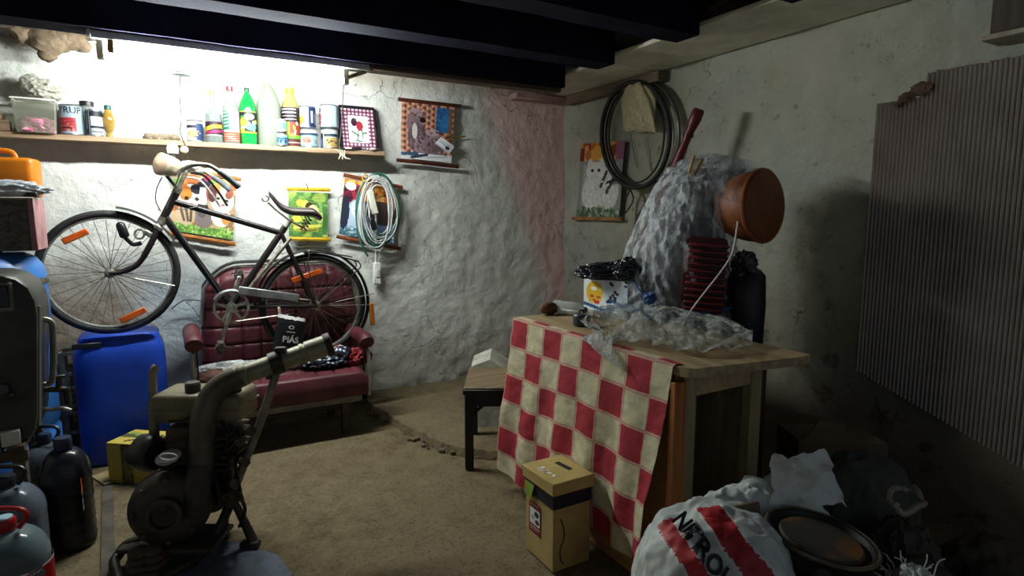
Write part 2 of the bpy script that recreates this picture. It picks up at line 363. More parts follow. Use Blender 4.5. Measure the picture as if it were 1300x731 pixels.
# white boards laid along the right wall under the joists
PB = M('#d9d2bd', '#bfb7a0', .7, sc=5, bump=.15, bsc=60)
for nm, x0, y0, y1, lab in (('ceiling_board', 2.42, .6, 3.09, 'long cream board nailed high along the right wall, nearest the camera'), ('ceiling_board', 2.45, 3.10, 4.12, 'shorter cream board high along the wall, reaching the pink corner')):
    tag(obj(nm, MB().box2((x0, y0, 2.29), (XR - .03, y1, 2.315), .004), PB), lab, 'board', 'cream boards along the right wall')
tag(obj('wall_lath', MB().box2((2.87, 3.05, 2.215), (2.95, 4.1, 2.285), .005), wood('#7d6a55', '#4c3e30', 'Y')), 'rough brown lath on the right wall just under the shorter cream board', 'lath')
p = pz(870, 25, 2.4); tag(obj('stored_bundle', MB().lump((2.62, 2.25, 2.375), (.13, .17, .065), 4, .3, 2.4, 5, floor=2.317), M('#6a5d55', '#4a4039', .9)), 'dark crumpled bundle stored on top of the long cream board', 'bundle')
# fluorescent lamp under a white lath
L0 = pY(131, 62, 3.55); L1 = pY(436, 96, 3.55); zt = 2.105
lamp = thing('fluorescent_lamp', 'lit fluorescent tube lamp on a white wooden batten under the first dark beam', 'lamp', ((L0.x + L1.x) / 2, 3.55, 2.165))
obj('batten', MB().box2((L0.x - .06, 3.505, 2.165), (L1.x + .14, 3.61, 2.2), .004), M('#cfd2cc', '#a9aaa2', .7), lamp)
q = NT('lit_tube'); em = q.n('ShaderNodeEmission'); em.inputs[0].default_value = (0.93, 1.0, .985, 1); em.inputs[1].default_value = TUBE_POWER; q.l(em.outputs[0], q.out.inputs[0])
obj('tube', MB().cyl((L0.x, 3.555, zt), (L1.x, 3.555, zt), .014, n=12), q.m, lamp)
for x in (L0.x - .012, L1.x + .012): obj('end_holder', MB().box2((x - .015, 3.535, zt - .025), (x + .015, 3.575, 2.166), .004), M('#d8d2c0', None, .5), lamp)
obj('lath', MB().box2((L1.x + .16, 3.50, 2.17), (2.41, 3.60, 2.199), .004), wood('#6b5442', '#3c2d22', 'X'), ceil)
obj('bracket', MB().beam((L1.x + .02, 3.55, 2.12), (L1.x + .13, 3.55, 2.165), .03, .018), M('#8a7a63', '#5e503d', .8), lamp)
obj('clip', MB().box2((L0.x + .02, 3.51, 2.105), (L0.x + .045, 3.53, 2.165), .003), M('#a07a48', None, .7), lamp)
# cobweb tassel
cw = MB()
for k in range(5):
    P0 = pY(110 + k * .7, 0, 3.5); cw.tube(spline([pY(111 + k * .5, -12, 3.5), pY(109 + 3 * math.sin(k), 12, 3.5), pY(110 + 2 * math.cos(k * 2), 27, 3.5), pY(113 + k * .4, 36 + k * 4, 3.5)], 5), [.0015 + .002 * abs(math.sin(i * 1.3 + k)) for i in range(16)], 5)
tag(obj('dusty_cobweb', cw, M('#d8d8d4', None, .9)), 'pale dusty cobweb strand hanging from the dark beam at the upper left', 'cobweb')
# wall shelf
sh0 = pY(0, 165, 4.075); sh1 = pY(488, 193, 4.075); ZS = (sh0.z + sh1.z) / 2
def shf(u, v):
    k = [(0, 0), (0, 1), (1, 1), (1, 0), (0, 0)][int(round(v * 4))]; x = XL + .02 + (sh1.x - XL - .02) * u
    return (x, 4.075 + k[0] * .135 + (.004 * noise.noise(Vector((x * 8, 1, 1))) if k[0] == 0 else 0), ZS - .028 + k[1] * .028 + (.003 * noise.noise(Vector((x * 6, 5, k[0]))) if k[1] == 0 else 0))
mb = MB().grid(shf, 90, 4); mb.f.append([91 * k for k in range(4)]); mb.f.append([91 * k + 90 for k in range(4)][::-1])
tag(obj('wall_shelf', mb, wood('#a98e70', '#6f573f', 'X'), ang=30), 'long rough wooden shelf board across the back wall, holding bottles and cans', 'shelf')
def wire(pts, lab, r_=.0032, c='#2b2926', nm='shelf_wire'):
    return tag(obj(nm, MB().tube(spline(pts, 8), r_, 6), M(c, None, .5)), lab, 'wire')
wire([pY(229, 96, 4.06), pY(228, 120, 4.062), pY(230, 150, 4.064), pY(229, 168, 4.066), pY(236, 186, 4.062)], 'thin dark wire from the grey cone down to the shelf edge by the small can', nm='shelf_wire')
wire([pY(437, 96, 4.06), pY(435, 130, 4.06), pY(433, 165, 4.06), pY(431, 190, 4.06), pY(440, 201, 4.055)], 'thin dark wire hanging from the lamp bracket in front of the strawberry picture', nm='shelf_wire')
kn = MB()
for k in range(4): kn.tube(spline([pY(428 + 3 * k, 190, 4.055), pY(432 + 2 * k, 196 + k, 4.05), pY(430 + 5 * k, 202, 4.045)], 5), .003, 5)
tag(obj('string_knot', kn, M('#cdbfa6', None, .9)), 'frayed pale string knot tied at the shelf edge under the strawberry picture', 'string')
tag(obj('grey_cone', MB().lathe([(.001, .02), (.02, .018), (.055, -.004), (.05, -.008), (.02, .004)], 20, Matrix.Translation(pY(230, 94, 4.055)), caps=False), M('#8f9894', None, .5)), 'small grey cone shade hanging on a wire over the shelf', 'cone')
kb = thing('lamp_holder', 'small white bulb holder with a yellow knob on the shelf edge above the bicycle lamp', 'holder', pY(220, 190, 4.055))
obj('cap', MB().lathe([(.022, -.035), (.03, -.03), (.032, .0), (.024, .02), (.012, .03)], 16, Matrix.Translation(pY(219, 188, 4.055))), M('#d9d6cf', None, .4), kb)
obj('socket', MB().lathe([(.018, -.03), (.02, .0)], 14, Matrix.Translation(pY(219, 194, 4.055))), M('#3a3630', None, .5), kb)
obj('knob', MB().lump(pY(234, 190, 4.05), (.022, .018, .022), 3, .03, 2, 1), M('#e4d39a', None, .4), kb)
# ================================================================ THINGS ON THE SHELF
WHITE = M('#e6e6e2', None, .35); BLACKP = M('#141416', None, .4); TIN = M('#8d9194', '#6f7478', .35, .8); REDP = M('#b3202c', None, .4)
def spot(xl, xr, yt, Y=4.14, z=None, xb=None):
    z = ZS if z is None else z; c = pY((xl + xr) / 2, 180, Y); r = (pY(xr, 180, Y) - pY(xl, 180, Y)).length / 2 * .93; h = pY((xl + xr) / 2, yt, Y).z - z
    return Vector((c.x, Y, z)), r, h
def around(c, R, A=1.5, z0=0.0, z1=1.0, prof=None):
    f = Vector((-c.x, -c.y, 0)).normalized(); r_ = Vector((-f.y, f.x, 0))
    def fn(u, v):
        a = (u * 2 - 1) * A; q_ = f * math.cos(a) + r_ * math.sin(a); rr = R(v) if callable(R) else R; return c + q_ * rr + Vector((0, 0, z1 + (z0 - z1) * v))
    return fn
def can(name, lab, cat, xl, xr, yt, img, Y=4.14, z=None, group=None, lid=None):
    c, r, h = spot(xl, xr, yt, Y, z); t = thing(name, lab, cat, c, group)
    obj('body', MB().lathe([(r * .94, 0), (r, .004), (r * .97, .008), (r * .97, h - .008), (r, h - .004), (r * .96, h), (r * .9, h - .004), (.001, h - .005)], 28, Matrix.Translation(c)), TIN, t)
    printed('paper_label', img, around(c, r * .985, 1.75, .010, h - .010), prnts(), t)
    if lid: obj('lid', MB().lathe([(r * 1.02, h - .012), (r * 1.03, h), (r * .9, h + .006), (.001, h + .006)], 24, Matrix.Translation(c)), M(lid, None, .4), t)
    return t, c, r, h
def bottle(name, lab, xl, xr, yt, prof, body, cap=None, capr=.25, caph=.07, lim=None, img=None, liq=None, Y=4.14, group=None):
    """prof: list of (radius factor, height factor)"""
    c, r, h = spot(xl, xr, yt, Y); t = thing(name, lab, 'bottle', c, group); T = Matrix.Translation(c)
    ps = [(r * a, h * b) for a, b in prof]; sp = spline([(a, 0, b) for a, b in ps], 3); pr = [(max(.001, p.x), p.z) for p in sp]
    obj('body', MB().lathe([(.001, .0)] + pr, 26, T, caps=False), body, t)
    if cap: obj('cap', MB().lathe([(r * capr, h * (1 - caph)), (r * capr * 1.04, h * (1 - caph) + .003), (r * capr * 1.04, h - .003), (r * capr * .9, h), (.001, h)], 18, T), cap, t)
    if liq:
        lv, lm = liq; obj('liquid', MB().lathe([(.001, .004)] + [(a * .93, b) for a, b in pr if .005 < b < lv * h] + [(pr[0][0] * .9, lv * h), (.001, lv * h)], 24, T, caps=False), lm, t)
    if img:
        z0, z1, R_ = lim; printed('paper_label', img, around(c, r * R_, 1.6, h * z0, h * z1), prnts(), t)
    return t
# wood block at far left end
p = pY(4, 150, 4.14); tag(obj('wood_block', MB().box((p.x - .06, 4.12, ZS + .03), (.18, .11, .055), rotz(.1), .004).box((p.x - .07, 4.12, ZS + .075), (.15, .09, .03), rotz(-.1), .004), wood('#8c7459', '#56432f', 'X')), 'rough wood offcuts at the far left end of the wall shelf', 'wood')
# tub with pink contents, bag on top
c, r, h = spot(20, 78, 128, 4.11); t = thing('plastic_tub', 'square milky plastic tub with pink contents at the left of the shelf', 'tub', c)
def tubm(k, h0, h1, th=.0):
    a0, a1 = r * .86 * k, r * 1.0 * k; vs = []
    for z_, a in ((h0, a0), (h1, a1)):
        for sx, sy in ((-1, -.8), (1, -.8), (1, .8), (-1, .8)): vs.append(c + Vector((sx * a, sy * a * .85, z_)))
    return MB().add(vs, [[0, 1, 2, 3][::-1], [0, 1, 5, 4], [1, 2, 6, 5], [2, 3, 7, 6], [3, 0, 4, 7]])
mb = tubm(1, .0, h); obj('tub_wall', mb, clear('milky', '#a5a694', .3, .35), t); mb = MB()
for z_, a in ((h, 1.02),): mb.tube([c + Vector((sx * r * a, sy * r * a * .68, z_)) for sx, sy in ((-1, -1), (1, -1), (1, 1), (-1, 1))], .005, 8, True)
obj('rim', mb, M('#dedfd6', None, .4), t)
obj('contents', MB().lump(c + Vector((0, 0, .03)), (r * .84, r * .58, .05), 4, .3, 3, 3, floor=c.z + .004, sq=4), M('#d06a8c', '#e8b3c4', .7, sc=30), t)
BAGM = film('thin_bag', '#c9c5b4', .55, .4, 22, .3, .7)
mb = MB().lump(pY(56, 115, 4.14), (.085, .06, .055), 5, .3, 2.2, 11, sharp=True).lump(pY(40, 108, 4.14), (.05, .045, .05), 4, .35, 2.4, 4, sharp=True)
tag(obj('plastic_bag', mb, BAGM, ang=180), 'crumpled beige plastic bag heaped on the tub at the left of the shelf', 'bag')
# cans at left
im = Img(70, 40, '#c9dcea').rect(.0, .42, .62, .93, '#d0404a').blots(26, ['#e77b7b', '#b7222f', '#f0b0a8'], .05, (.1, .55, .55, .9), 3).rect(.1, .78, .5, .83, '#5a1018').rect(.93, 0, 1, 1, '#23252c').grain(.1)
t, c, r, h = can('syrup_can', 'pale blue syrup can with a red picture beside the milky tub', 'can', 77, 109, 134, im)
fn = around(c, r * .992, 1.0)
def onc(c, R, a0, zc):
    f = Vector((-c.x, -c.y, 0)).normalized(); r_ = Vector((-f.y, f.x, 0))
    return lambda x, y: c + (f * math.cos(a0 + x / R) + r_ * math.sin(a0 + x / R)) * R + Vector((0, 0, zc + y))
writing('lettering', 'SYRUP', .048, onc(c, r * .998, -.35, h * .8), M('#16202c', None, .5), t, 1.0, .001)
im = Img(60, 40, '#2b2f3a').rect(.32, .0, 1, .17, '#20242e').rect(.36, .22, 1, .62, '#f2f3f4').rect(.36, .72, 1, 1, '#dfe4ea').rect(.4, .86, .8, .90, '#6b7280').rect(.18, .1, .24, .75, '#9fb0c8').rect(.3, 0, .33, 1, '#c7d3de').grain(.08)
can('labelled_can', 'dark tin can with a blank white label beside the syrup can', 'can', 110, 134, 140, im, Y=4.13)
c, r, h = spot(104, 124, 129, 4.175); t = thing('glass_jar', 'glass jar with a black lid standing behind the labelled can', 'jar', c)
obj('body', MB().lathe([(r, 0), (r, h * .8), (r * .8, h * .86), (r * .8, h * .9), (.001, h * .9)], 20, Matrix.Translation(c)), clear('jarglass', '#9aa39c', .35), t)
obj('lid', MB().lathe([(r * 1.0, h * .87), (r * 1.02, h * .99), (r * .9, h), (.001, h)], 20, Matrix.Translation(c)), BLACKP, t)
bottle('amber_bottle', 'small amber globe bottle with a green cap right of the labelled can', 131, 149, 134, [(.5, 0), (.62, .06), (.45, .16), (.75, .26), (1, .48), (.95, .64), (.62, .80), (.5, .84), (.5, .95)], M('#7d6229', '#94783c', .15, sc=12, coat=.5), M('#14443a', None, .4), .55, .14, Y=4.14)
mb = MB()
for k, (px, py) in enumerate(((190, 172), (200, 171), (211, 170), (220, 172), (205, 175))): q = pY(px, py, 4.14); mb.lump((q.x, q.y, ZS + .018), (.035, .03, .022), 3, .4, 2.5, k, floor=ZS, sharp=True)
tag(obj('crumpled_rag', mb, M('#7d705c', '#5c5142', .9, sc=30), ang=180), 'crumpled pale rag on the empty middle stretch of the shelf', 'rag')
# group right of the wire
im = Img(50, 40, '#e7ebee').rect(0, .2, 1, .34, '#1b2338').rect(.55, .1, 1, 1, '#27406d').ell(.42, .66, .16, .2, '#e9d27b').blots(14, ['#f5efc8', '#cfa94c', '#1d2a40'], .05, (.2, .45, .7, .95), 5).grain(.08)
can('small_can', 'small tin can with a navy and yellow label beside the clear spirit bottle', 'can', 237, 260, 153, im)
GL = clear('clear_glass', '#7c8581', .42)
im = Img(40, 40, '#2b1526').rect(0, .0, 1, .14, '#3a1a2c').line(.0, .62, .5, .34, .13, '#e9b53b').line(.5, .34, 1, .3, .13, '#e9b53b').line(.1, .8, .9, .62, .09, '#c32f6b').rect(0, .9, 1, 1, '#c9d0b5').grain(.1)
bottle('spirit_bottle', 'clear glass spirit bottle with gold cap and dark label with yellow swoosh', 261, 284, 115, [(.9, 0), (.98, .03), (.98, .5), (.9, .56), (.5, .64), (.3, .7), (.27, .95)], GL, M('#cfae55', None, .35, .4), .34, .09, (.13, .40, 1.0), im, (.5, clear('spirit', '#d9dfd3', .2)))
im = Img(40, 60, '#eef3f0').rect(.0, 0, .42, .62, '#1f8a6a')
for k in range(5): im.line(.03, .08 + .11 * k, .38, .04 + .11 * k, .02, '#e9f5ef')
im.rect(0, .66, 1, 1, '#c8502e')
for k in range(5): im.line(.0, .7 + .07 * k, 1, .68 + .07 * k, .012, '#f0cdb8')
im.grain(.08)
bottle('ribbed_bottle', 'clear ribbed bottle with a red cap and green lettering beside the green bottle', 284, 306, 110, [(.9, 0), (.98, .03), (.93, .1), (.98, .17), (.93, .24), (.98, .31), (.93, .38), (.98, .5), (.97, .62), (.8, .74), (.45, .84), (.33, .9), (.33, .96)], clear('clear_plastic', '#868d87', .45), REDP, .42, .08, (.04, .56, 1.005), im)
im = Img(44, 44, '#161a16').blots(20, ['#f3f3ea', '#f0d040', '#3a9a30', '#26323a'], .14, (.1, .05, .9, .9), 9).ell(.3, .5, .18, .2, '#f2d63c').ell(.55, .25, .2, .14, '#f2f2ee').ell(.62, .72, .22, .16, '#7cc8d8').rect(0, 0, 1, .05, '#c9e23e').rect(0, .94, 1, 1, '#e8e23e').grain(.1)
bottle('soda_bottle', 'bright green soda bottle with a dark green cap and fruit label', 305, 328, 112, [(.85, 0), (.97, .04), (.98, .12), (.97, .3), (1, .5), (1, .6), (.9, .72), (.55, .86), (.3, .92), (.28, .96)], M('#0f7431', '#15843c', .15, sc=6, coat=.6), M('#133b25', None, .4), .34, .06, (.2, .58, 1.01), im, None)
bottle('cloudy_bottle', 'tall cloudy white bottle without label, tallest on the shelf', 327, 359, 104, [(.9, 0), (.98, .03), (.98, .58), (.94, .68), (.72, .82), (.42, .93), (.24, .97), (.22, 1.0)], clear('cloudy', '#747b6c', .8, .35), None, liq=(.22, M('#aaa278', None, .5)))
for yt, z, im, nm in ((153, None, Img(30, 30, '#e9f1f4').ell(.6, .5, .28, .36, '#69c3e0').grain(.05), 'white tub with a blue dot stacked on the small blue tub'),):
    pass
c, r, h = spot(349, 366, 170, 4.1)
im = Img(36, 30, '#7fb9dc').rect(0, 0, 1, .12, '#e9eff2').rect(0, .3, 1, .42, '#1d4f86').text(['# # ## ## ', '# # #  # #', '##  #  ## '], .15, .5, .07, .12, '#173a70').grain(.08)
_, c2, r2, h2 = can('small_tub', 'small blue tub in front of the yellow capped bottle, lower of two', 'tub', 349, 366, 170, im, Y=4.1)
im = Img(30, 30, '#eef3f5').rect(.42, .18, .82, .82, '#7ccbe4').grain(.05)
can('small_tub', 'white tub with a blue square, stacked on the small blue tub', 'tub', 349.5, 365.5, 152, im, Y=4.1, z=ZS + h2 + .0065)
im = Img(40, 60, '#2a1420')
for k in range(4): im.rect(.0, .04 + .085 * k, .7, .07 + .085 * k, '#efe9ee')
im.rect(0, .38, 1, .74, '#b7c832').rect(.45, .38, 1, .72, '#a8452c').blots(18, ['#e7e36a', '#6f2a1c', '#d8a23e', '#e9e9d8'], .06, (.1, .4, 1, .72), 4).rect(0, .74, 1, .82, '#7ed03a').rect(0, .84, 1, 1, '#6b2f30').rect(0, .9, 1, .93, '#d8c8c0').grain(.1)
bottle('yellow_cap_bottle', 'olive bottle with a yellow cap and a banded purple and green label', 358, 383, 112, [(.9, 0), (.98, .03), (.98, .62), (.92, .7), (.6, .83), (.42, .9), (.38, .96)], M('#847b46', '#958c58', .25, sc=6), M('#c4a510', None, .4), .46, .1, (.02, .66, 1.01), im, Y=4.155)
im = Img(50, 36, '#9fd3e2').rect(0, .0, 1, .2, '#f0f3f3').rect(0, .2, 1, .32, '#21405e').rect(.2, .4, .62, .9, '#f2efe8').ell(.42, .64, .15, .2, '#d9927c').ell(.5, .7, .06, .1, '#b56a5a').rect(.7, .45, 1, .9, '#e8eef0').rect(.72, .55, .76, .85, '#34495e').grain(.08)
G = 'cans stacked in pairs at the right of the shelf'
_, c2, r2, h2 = can('food_can', 'light blue food can with a pink picture, lower can of the left pair', 'can', 380, 405, 164, im, group=G)
im = Img(50, 36, '#eef1f3').rect(.55, .0, 1, 1, '#1f2f63').rect(.62, .2, .7, .8, '#dfe6f2').rect(.78, .3, .86, .9, '#aebcdc').ell(.25, .66, .13, .22, '#e6bb4a').rect(.02, .2, .2, .32, '#223060').grain(.08)
can('food_can', 'navy and white food can, upper can of the left pair', 'can', 380, 403, 135.5, im, z=ZS + h2 + .001, group=G)
im = Img(50, 36, '#e4ebee').rect(.0, .0, 1, .18, '#f0f2f2').rect(.3, .22, 1, .4, '#1e3c44').rect(.02, .2, .26, 1, '#17233c').rect(.35, .45, 1, 1, '#d8b868').blots(12, ['#b78a3a', '#efe3b8', '#34404a'], .07, (.4, .5, .9, .95), 8).rect(.1, .5, .22, .95, '#7db0dd').grain(.08)
_, c2, r2, h2 = can('food_can', 'food can with a dark green band and yellow picture, lower can of the right pair', 'can', 407, 430, 164, im, group=G)
im = Img(50, 36, '#dfe8f0').rect(.02, .1, .22, .3, '#2b5a9a').ell(.12, .52, .13, .2, '#d8606c').ell(.12, .8, .1, .14, '#d04a58').rect(.5, 0, .62, 1, '#b8c6d6').rect(.75, 0, .9, 1, '#8fa2ba').grain(.05)
can('food_can', 'silver blue food can with small red fruit, upper can of the right pair', 'can', 406, 432, 134, im, z=ZS + h2 + .001, group=G)
# framed strawberry picture
c0 = pY(434, 190, 4.165); c1 = pY(479, 193, 4.165); zt = pY(455, 137, 4.2).z
fr = thing('framed_picture', 'black framed picture of strawberries with a plaid border, leaning at the end of the shelf', 'picture', ((c0.x + c1.x) / 2, 4.17, ZS))
A0 = Vector((c0.x, 4.155, ZS + .002)); A1 = Vector((c1.x, 4.155, ZS + .002)); tp = Vector((0, .06, zt - ZS)); W_ = (A1 - A0).length
def fp(u, v, d=0.0): return A0 + (A1 - A0) * u + tp * (1 - v) + Vector((0, -d, 0))
mb = MB(); k = .012 / W_ * 1.4
for a, b in (((0, 0), (1, 0)), ((1, 0), (1, 1)), ((1, 1), (0, 1)), ((0, 1), (0, 0))): mb.beam(fp(*a), fp(*b), .022, .02, (0, -1, .2), .003)
obj('frame', mb, M('#131216', '#2a2527', .35), fr)
im = Img(70, 84, '#efe9e0')
for i in range(70):
    for j in range(84):
        u, v = (i + .5) / 70, (j + .5) / 84
        if u < .2 or u > .8 or v < .17 or v > .83:
            a_, b_ = (i // 4) % 2, (j // 4) % 2; im.a[j, i] = lin(('#e8dce0', '#8e4a68', '#5d2440')[a_ + b_])
im.ell(.38, .33, .09, .1, '#3a1a30').ell(.54, .42, .1, .12, '#a02c3c').ell(.42, .27, .04, .03, '#2a5a3a').line(.5, .5, .45, .78, .015, '#2f6a50').line(.6, .5, .62, .72, .015, '#2f6a50').line(.3, .56, .5, .66, .02, '#2f6a50').line(.62, .6, .74, .58, .02, '#38765a').line(.4, .78, .58, .8, .015, '#2f6a50').grain(.06)
printed('print', im, lambda u, v: fp(.03 + .94 * u, .03 + .94 * v, .004), prnt(.3, .4), fr)
obj('backing', MB().add([fp(.01, .01, -.004), fp(.99, .01, -.004), fp(.99, .99, -.004), fp(.01, .99, -.004)], [[0, 1, 2, 3]]), M('#6b5a44', None, .8), fr)
# small tools lying before the picture
for (xa, ya, xb, yb, r_, col, lab, nm) in ((432, 184, 462, 192, .005, '#222222', 'black handled screwdriver lying before the strawberry picture', 'screwdriver'), (438, 191, 462, 187, .006, '#e8e6df', 'short white tube lying before the strawberry picture', 'short_tube'), (470, 191, 482, 191.5, .009, '#e9e6dc', 'white stub at the right end of the shelf', 'short_tube'), (446, 182, 468, 185, .008, '#2c2a2c', 'small dark clamp lying against the strawberry picture', 'clamp')):
    a = pY(xa, ya, 4.06); b = pY(xb, yb, 4.07); a.z = ZS + r_; b.z = ZS + r_ * 1.2 + (.012 if nm == 'clamp' else 0); mid = a.lerp(b, .55)
    t = thing(nm, lab, 'tool', a); obj('shaft', MB().cyl(mid, b, r_ * .5, n=8), M('#8a8d90', None, .3, .8), t); obj('handle', MB().tube([a, a.lerp(mid, .1), a.lerp(mid, .9), mid], [r_ * .8, r_, r_, r_ * .7], 10), M(col, None, .4), t)
# ================================================================ POSTERS
def poster(name, lab, cor, plane, rods, rodcol, img, dep=.012, side=None):
    P = [plane(*c) for c in cor]                       # TL TR BR BL
    def fn(u, v): 
        q_ = P[0].lerp(P[1], u).lerp(P[3].lerp(P[2], u), v); n_ = nrm * (.004 * math.sin(u * 3.1) + .003 * math.sin(v * 9 + u * 4)); return q_ + n_
    nrm = (P[1] - P[0]).cross(P[3] - P[0]).normalized()
    if nrm.dot(P[0] - O) > 0: nrm = -nrm
    t = thing(name, lab, 'poster', P[3].lerp(P[2], .5)); printed('sheet', img, fn, prnt(.45, .15), t)
    rm = M(rodcol[0], rodcol[1], .5, sc=12)
    for k, (a, b) in enumerate(rods):
        if a is None: continue
        a = plane(*a); b = plane(*b); mb = MB().beam(a + nrm * .004, b + nrm * .004, .026, .013, nrm, .003); mb.beam(a + nrm * .008, b + nrm * .008, .007, .014, nrm, .002)
        obj('rod', mb, rm, t)
    return t
on = lambda x, y: pY(x, y, 4.20)
im = Img(96, 100, '#d8c7b0').rect(0, 0, 1, 1, '#b89a78').blots(60, ['#8a6a4a', '#c9a070', '#6e8a4a', '#a05a30'], .1, (0, 0, 1, .9), 2)
im.rect(0, .86, 1, 1, '#5f8a3c').blots(120, ['#3f6a2a', '#8ab04e', '#6f9a40', '#a8c070'], .025, (0, .82, 1, 1), 3)
im.ell(.3, .42, .24, .22, '#efe8e0').ell(.2, .36, .1, .12, '#d8863a').ell(.36, .27, .09, .08, '#2a2830').ell(.16, .24, .05, .1, '#d07a34', .3).ell(.42, .23, .04, .09, '#26242c', -.3).ell(.22, .44, .035, .03, '#2e2a1c').ell(.38, .43, .035, .03, '#3a3420').ell(.3, .52, .03, .02, '#c87f7a')
im.ell(.5, .7, .16, .19, '#7a6d6a').ell(.47, .64, .07, .08, '#5d5250').ell(.22, .72, .15, .16, '#b8a284').line(.14, .62, .2, .8, .02, '#5a4632').line(.22, .6, .26, .8, .02, '#5a4632').line(.3, .62, .3, .8, .02, '#5a4632')
im.ell(.78, .38, .2, .2, '#f0e6dc').ell(.7, .2, .05, .09, '#e0863c').ell(.9, .26, .06, .09, '#8a4a34', .4).ell(.62, .3, .07, .14, '#5e3238').ell(.72, .36, .03, .025, '#2a2018').ell(.86, .38, .03, .025, '#2a2018').ell(.8, .46, .03, .02, '#c87f7a').ell(.78, .66, .16, .16, '#f3ece4').ell(.86, .68, .07, .1, '#d88a46').ell(.5, .14, .09, .08, '#1f2233').ell(.53, .06, .06, .05, '#c22a56').rect(.42, .22, .52, .5, '#e9ecec').rect(.4, .5, .56, .57, '#2a2022').grain(.12)
poster('kitten_poster', 'hanging poster of three kittens on grass behind the bicycle handlebar', ((221, 214), (300, 228), (296, 304), (216, 292)), on, (((218, 212), (306, 228)), ((213, 296), (299, 310))), ('#c07a35', '#7c4a22'), im)
im = Img(60, 72, '#4e7a3a').blots(70, ['#5e8e46', '#3e6a34', '#7aa050', '#94a84a'], .12, (0, 0, 1, 1), 5)
for k in range(12): im.line(0, .1 + .07 * k, 1, .06 + .07 * k, .008, '#6f9448')
im.ell(.28, .24, .09, .08, '#d8b84a').ell(.42, .27, .1, .09, '#e2c860').ell(.52, .32, .1, .1, '#3a2c14').ell(.62, .42, .14, .14, '#ead98a').ell(.66, .5, .1, .09, '#caa23e').ell(.8, .56, .1, .12, '#b9c06a').rect(.1, .72, .75, .88, '#a8a23c').line(.15, .8, .8, .74, .03, '#d8d060').line(.3, .88, .7, .84, .02, '#6a6a22').ell(.2, .6, .12, .08, '#cfbf3c').rect(.86, .3, .98, .95, '#3c6a30').grain(.12)
t = poster('flower_poster', 'small green poster with yellow figures and yellow rods behind the saddle', ((366, 243), (416, 245), (416, 301), (367, 300)), on, (((364, 240), (419, 241)), ((366, 303), (420, 304))), ('#d8b52a', '#b08a1c'), im)
obj('hook', MB().tube(spline([pY(391, 240, 4.19), pY(390, 236, 4.18), pY(388, 233, 4.185)], 4), .003, 6), BLACKP, t)
im = Img(70, 84, '#7c93b8').rect(0, 0, 1, .34, '#d07a2a').blots(30, ['#e8943a', '#b85a20', '#f0b060'], .1, (.1, 0, 1, .3), 4).rect(0, .1, .3, .5, '#7a1f34').blots(30, ['#a83048', '#3c1422', '#5a1a30'], .06, (0, .1, .32, .55), 6).ell(.12, .12, .1, .07, '#f0ece6').ell(.3, .62, .22, .3, '#b8c6dc').ell(.3, .5, .14, .16, '#dde4ee').ell(.75, .5, .3, .22, '#4a3a34').rect(0, .84, 1, 1, '#4a7080').blots(80, ['#8ab0c0', '#35586a', '#c0d4dc'], .03, (0, .82, 1, 1), 7).ell(.06, .6, .08, .3, '#1f2536').grain(.12)
poster('orange_sky_poster', 'poster with orange top and blue grey lower half hanging behind the coiled hose', ((438, 226), (504, 240), (500, 309), (430, 297)), on, (((436, 222), (511, 238)), ((427, 300), (509, 316))), ('#8a4a26', '#5a2e18'), im)
im = Img(84, 100, '#c08a70')
for j in range(100):
    for i in range(84):
        u, v = (i + .5) / 84, (j + .5) / 100; s_ = math.sin(u * 70) * .5 + math.sin(v * 60 + (int(u * 11) % 2) * 3.1) * .7
        im.a[j, i] = lin('#6a3f34' if s_ < -.35 else ('#e0a98a' if s_ > .35 else '#b87a62'))
im.rect(.66, .04, .9, .48, '#2f6aa0').rect(.9, .04, .96, .8, '#8a5c3a').blots(20, ['#3c7ab0', '#285a8c'], .06, (.68, .06, .88, .46), 3)
FURA = ['#8a7078', '#6a5058', '#a48a8e', '#4e3c44']
im.ell(.28, .3, .15, .16, '#7a626a').ell(.26, .18, .13, .08, '#a88e90').ell(.18, .36, .08, .18, '#8a6e74').ell(.4, .3, .06, .05, '#1d1418').ell(.3, .26, .04, .03, '#2a1c20').ell(.3, .62, .18, .26, '#6a545c').ell(.42, .74, .16, .2, '#8c727a').ell(.62, .56, .14, .12, '#94787e').ell(.6, .5, .13, .06, '#b89c9a').ell(.6, .62, .03, .02, '#201418').ell(.66, .78, .18, .16, '#70585f').ell(.52, .84, .06, .1, '#8a7076').blots(90, FURA, .03, (.16, .15, .45, .86), 8).blots(50, FURA, .03, (.5, .48, .8, .88), 9).ell(.25, .5, .05, .14, '#d8d0cc').ell(.4, .3, .05, .045, '#1d1418')
im.rect(0, .88, 1, 1, '#e6e4e4').line(.02, .92, .3, .9, .03, '#3a5a74').line(.2, .97, .5, .9, .025, '#2c3c4c').line(.5, .95, .9, .9, .015, '#b8c0c8').grain(.12)
t = poster('dog_poster', 'poster of two curly dogs before a woven wall, hanging right of the shelf', ((510, 128), (577, 136), (573, 207), (509, 200)), lambda x, y: pY(x, y, 4.185), (((505, 126), (585, 135)), ((503, 203), (582, 212))), ('#5c2a1c', '#3a1810'), im)
im = Img(30, 22, '#e9eaec').line(.1, .3, .8, .3, .04, '#7d8894').line(.1, .5, .6, .5, .04, '#9aa4ae').ell(.7, .6, .15, .2, '#3a3f48').rect(.0, .85, 1, 1, '#c4c8cc').grain(.06)
cc = [pY(*q_, 4.16) for q_ in ((560, 174), (577, 186), (570, 196), (552, 182))]
tag(printed('folded_paper', im, lambda u, v: cc[0].lerp(cc[1], u).lerp(cc[3].lerp(cc[2], u), v) + Vector((0, -.006 * math.sin(u * 3), 0)), prnt(.6)), 'small folded white paper tucked into the lower right corner of the dog poster', 'paper')
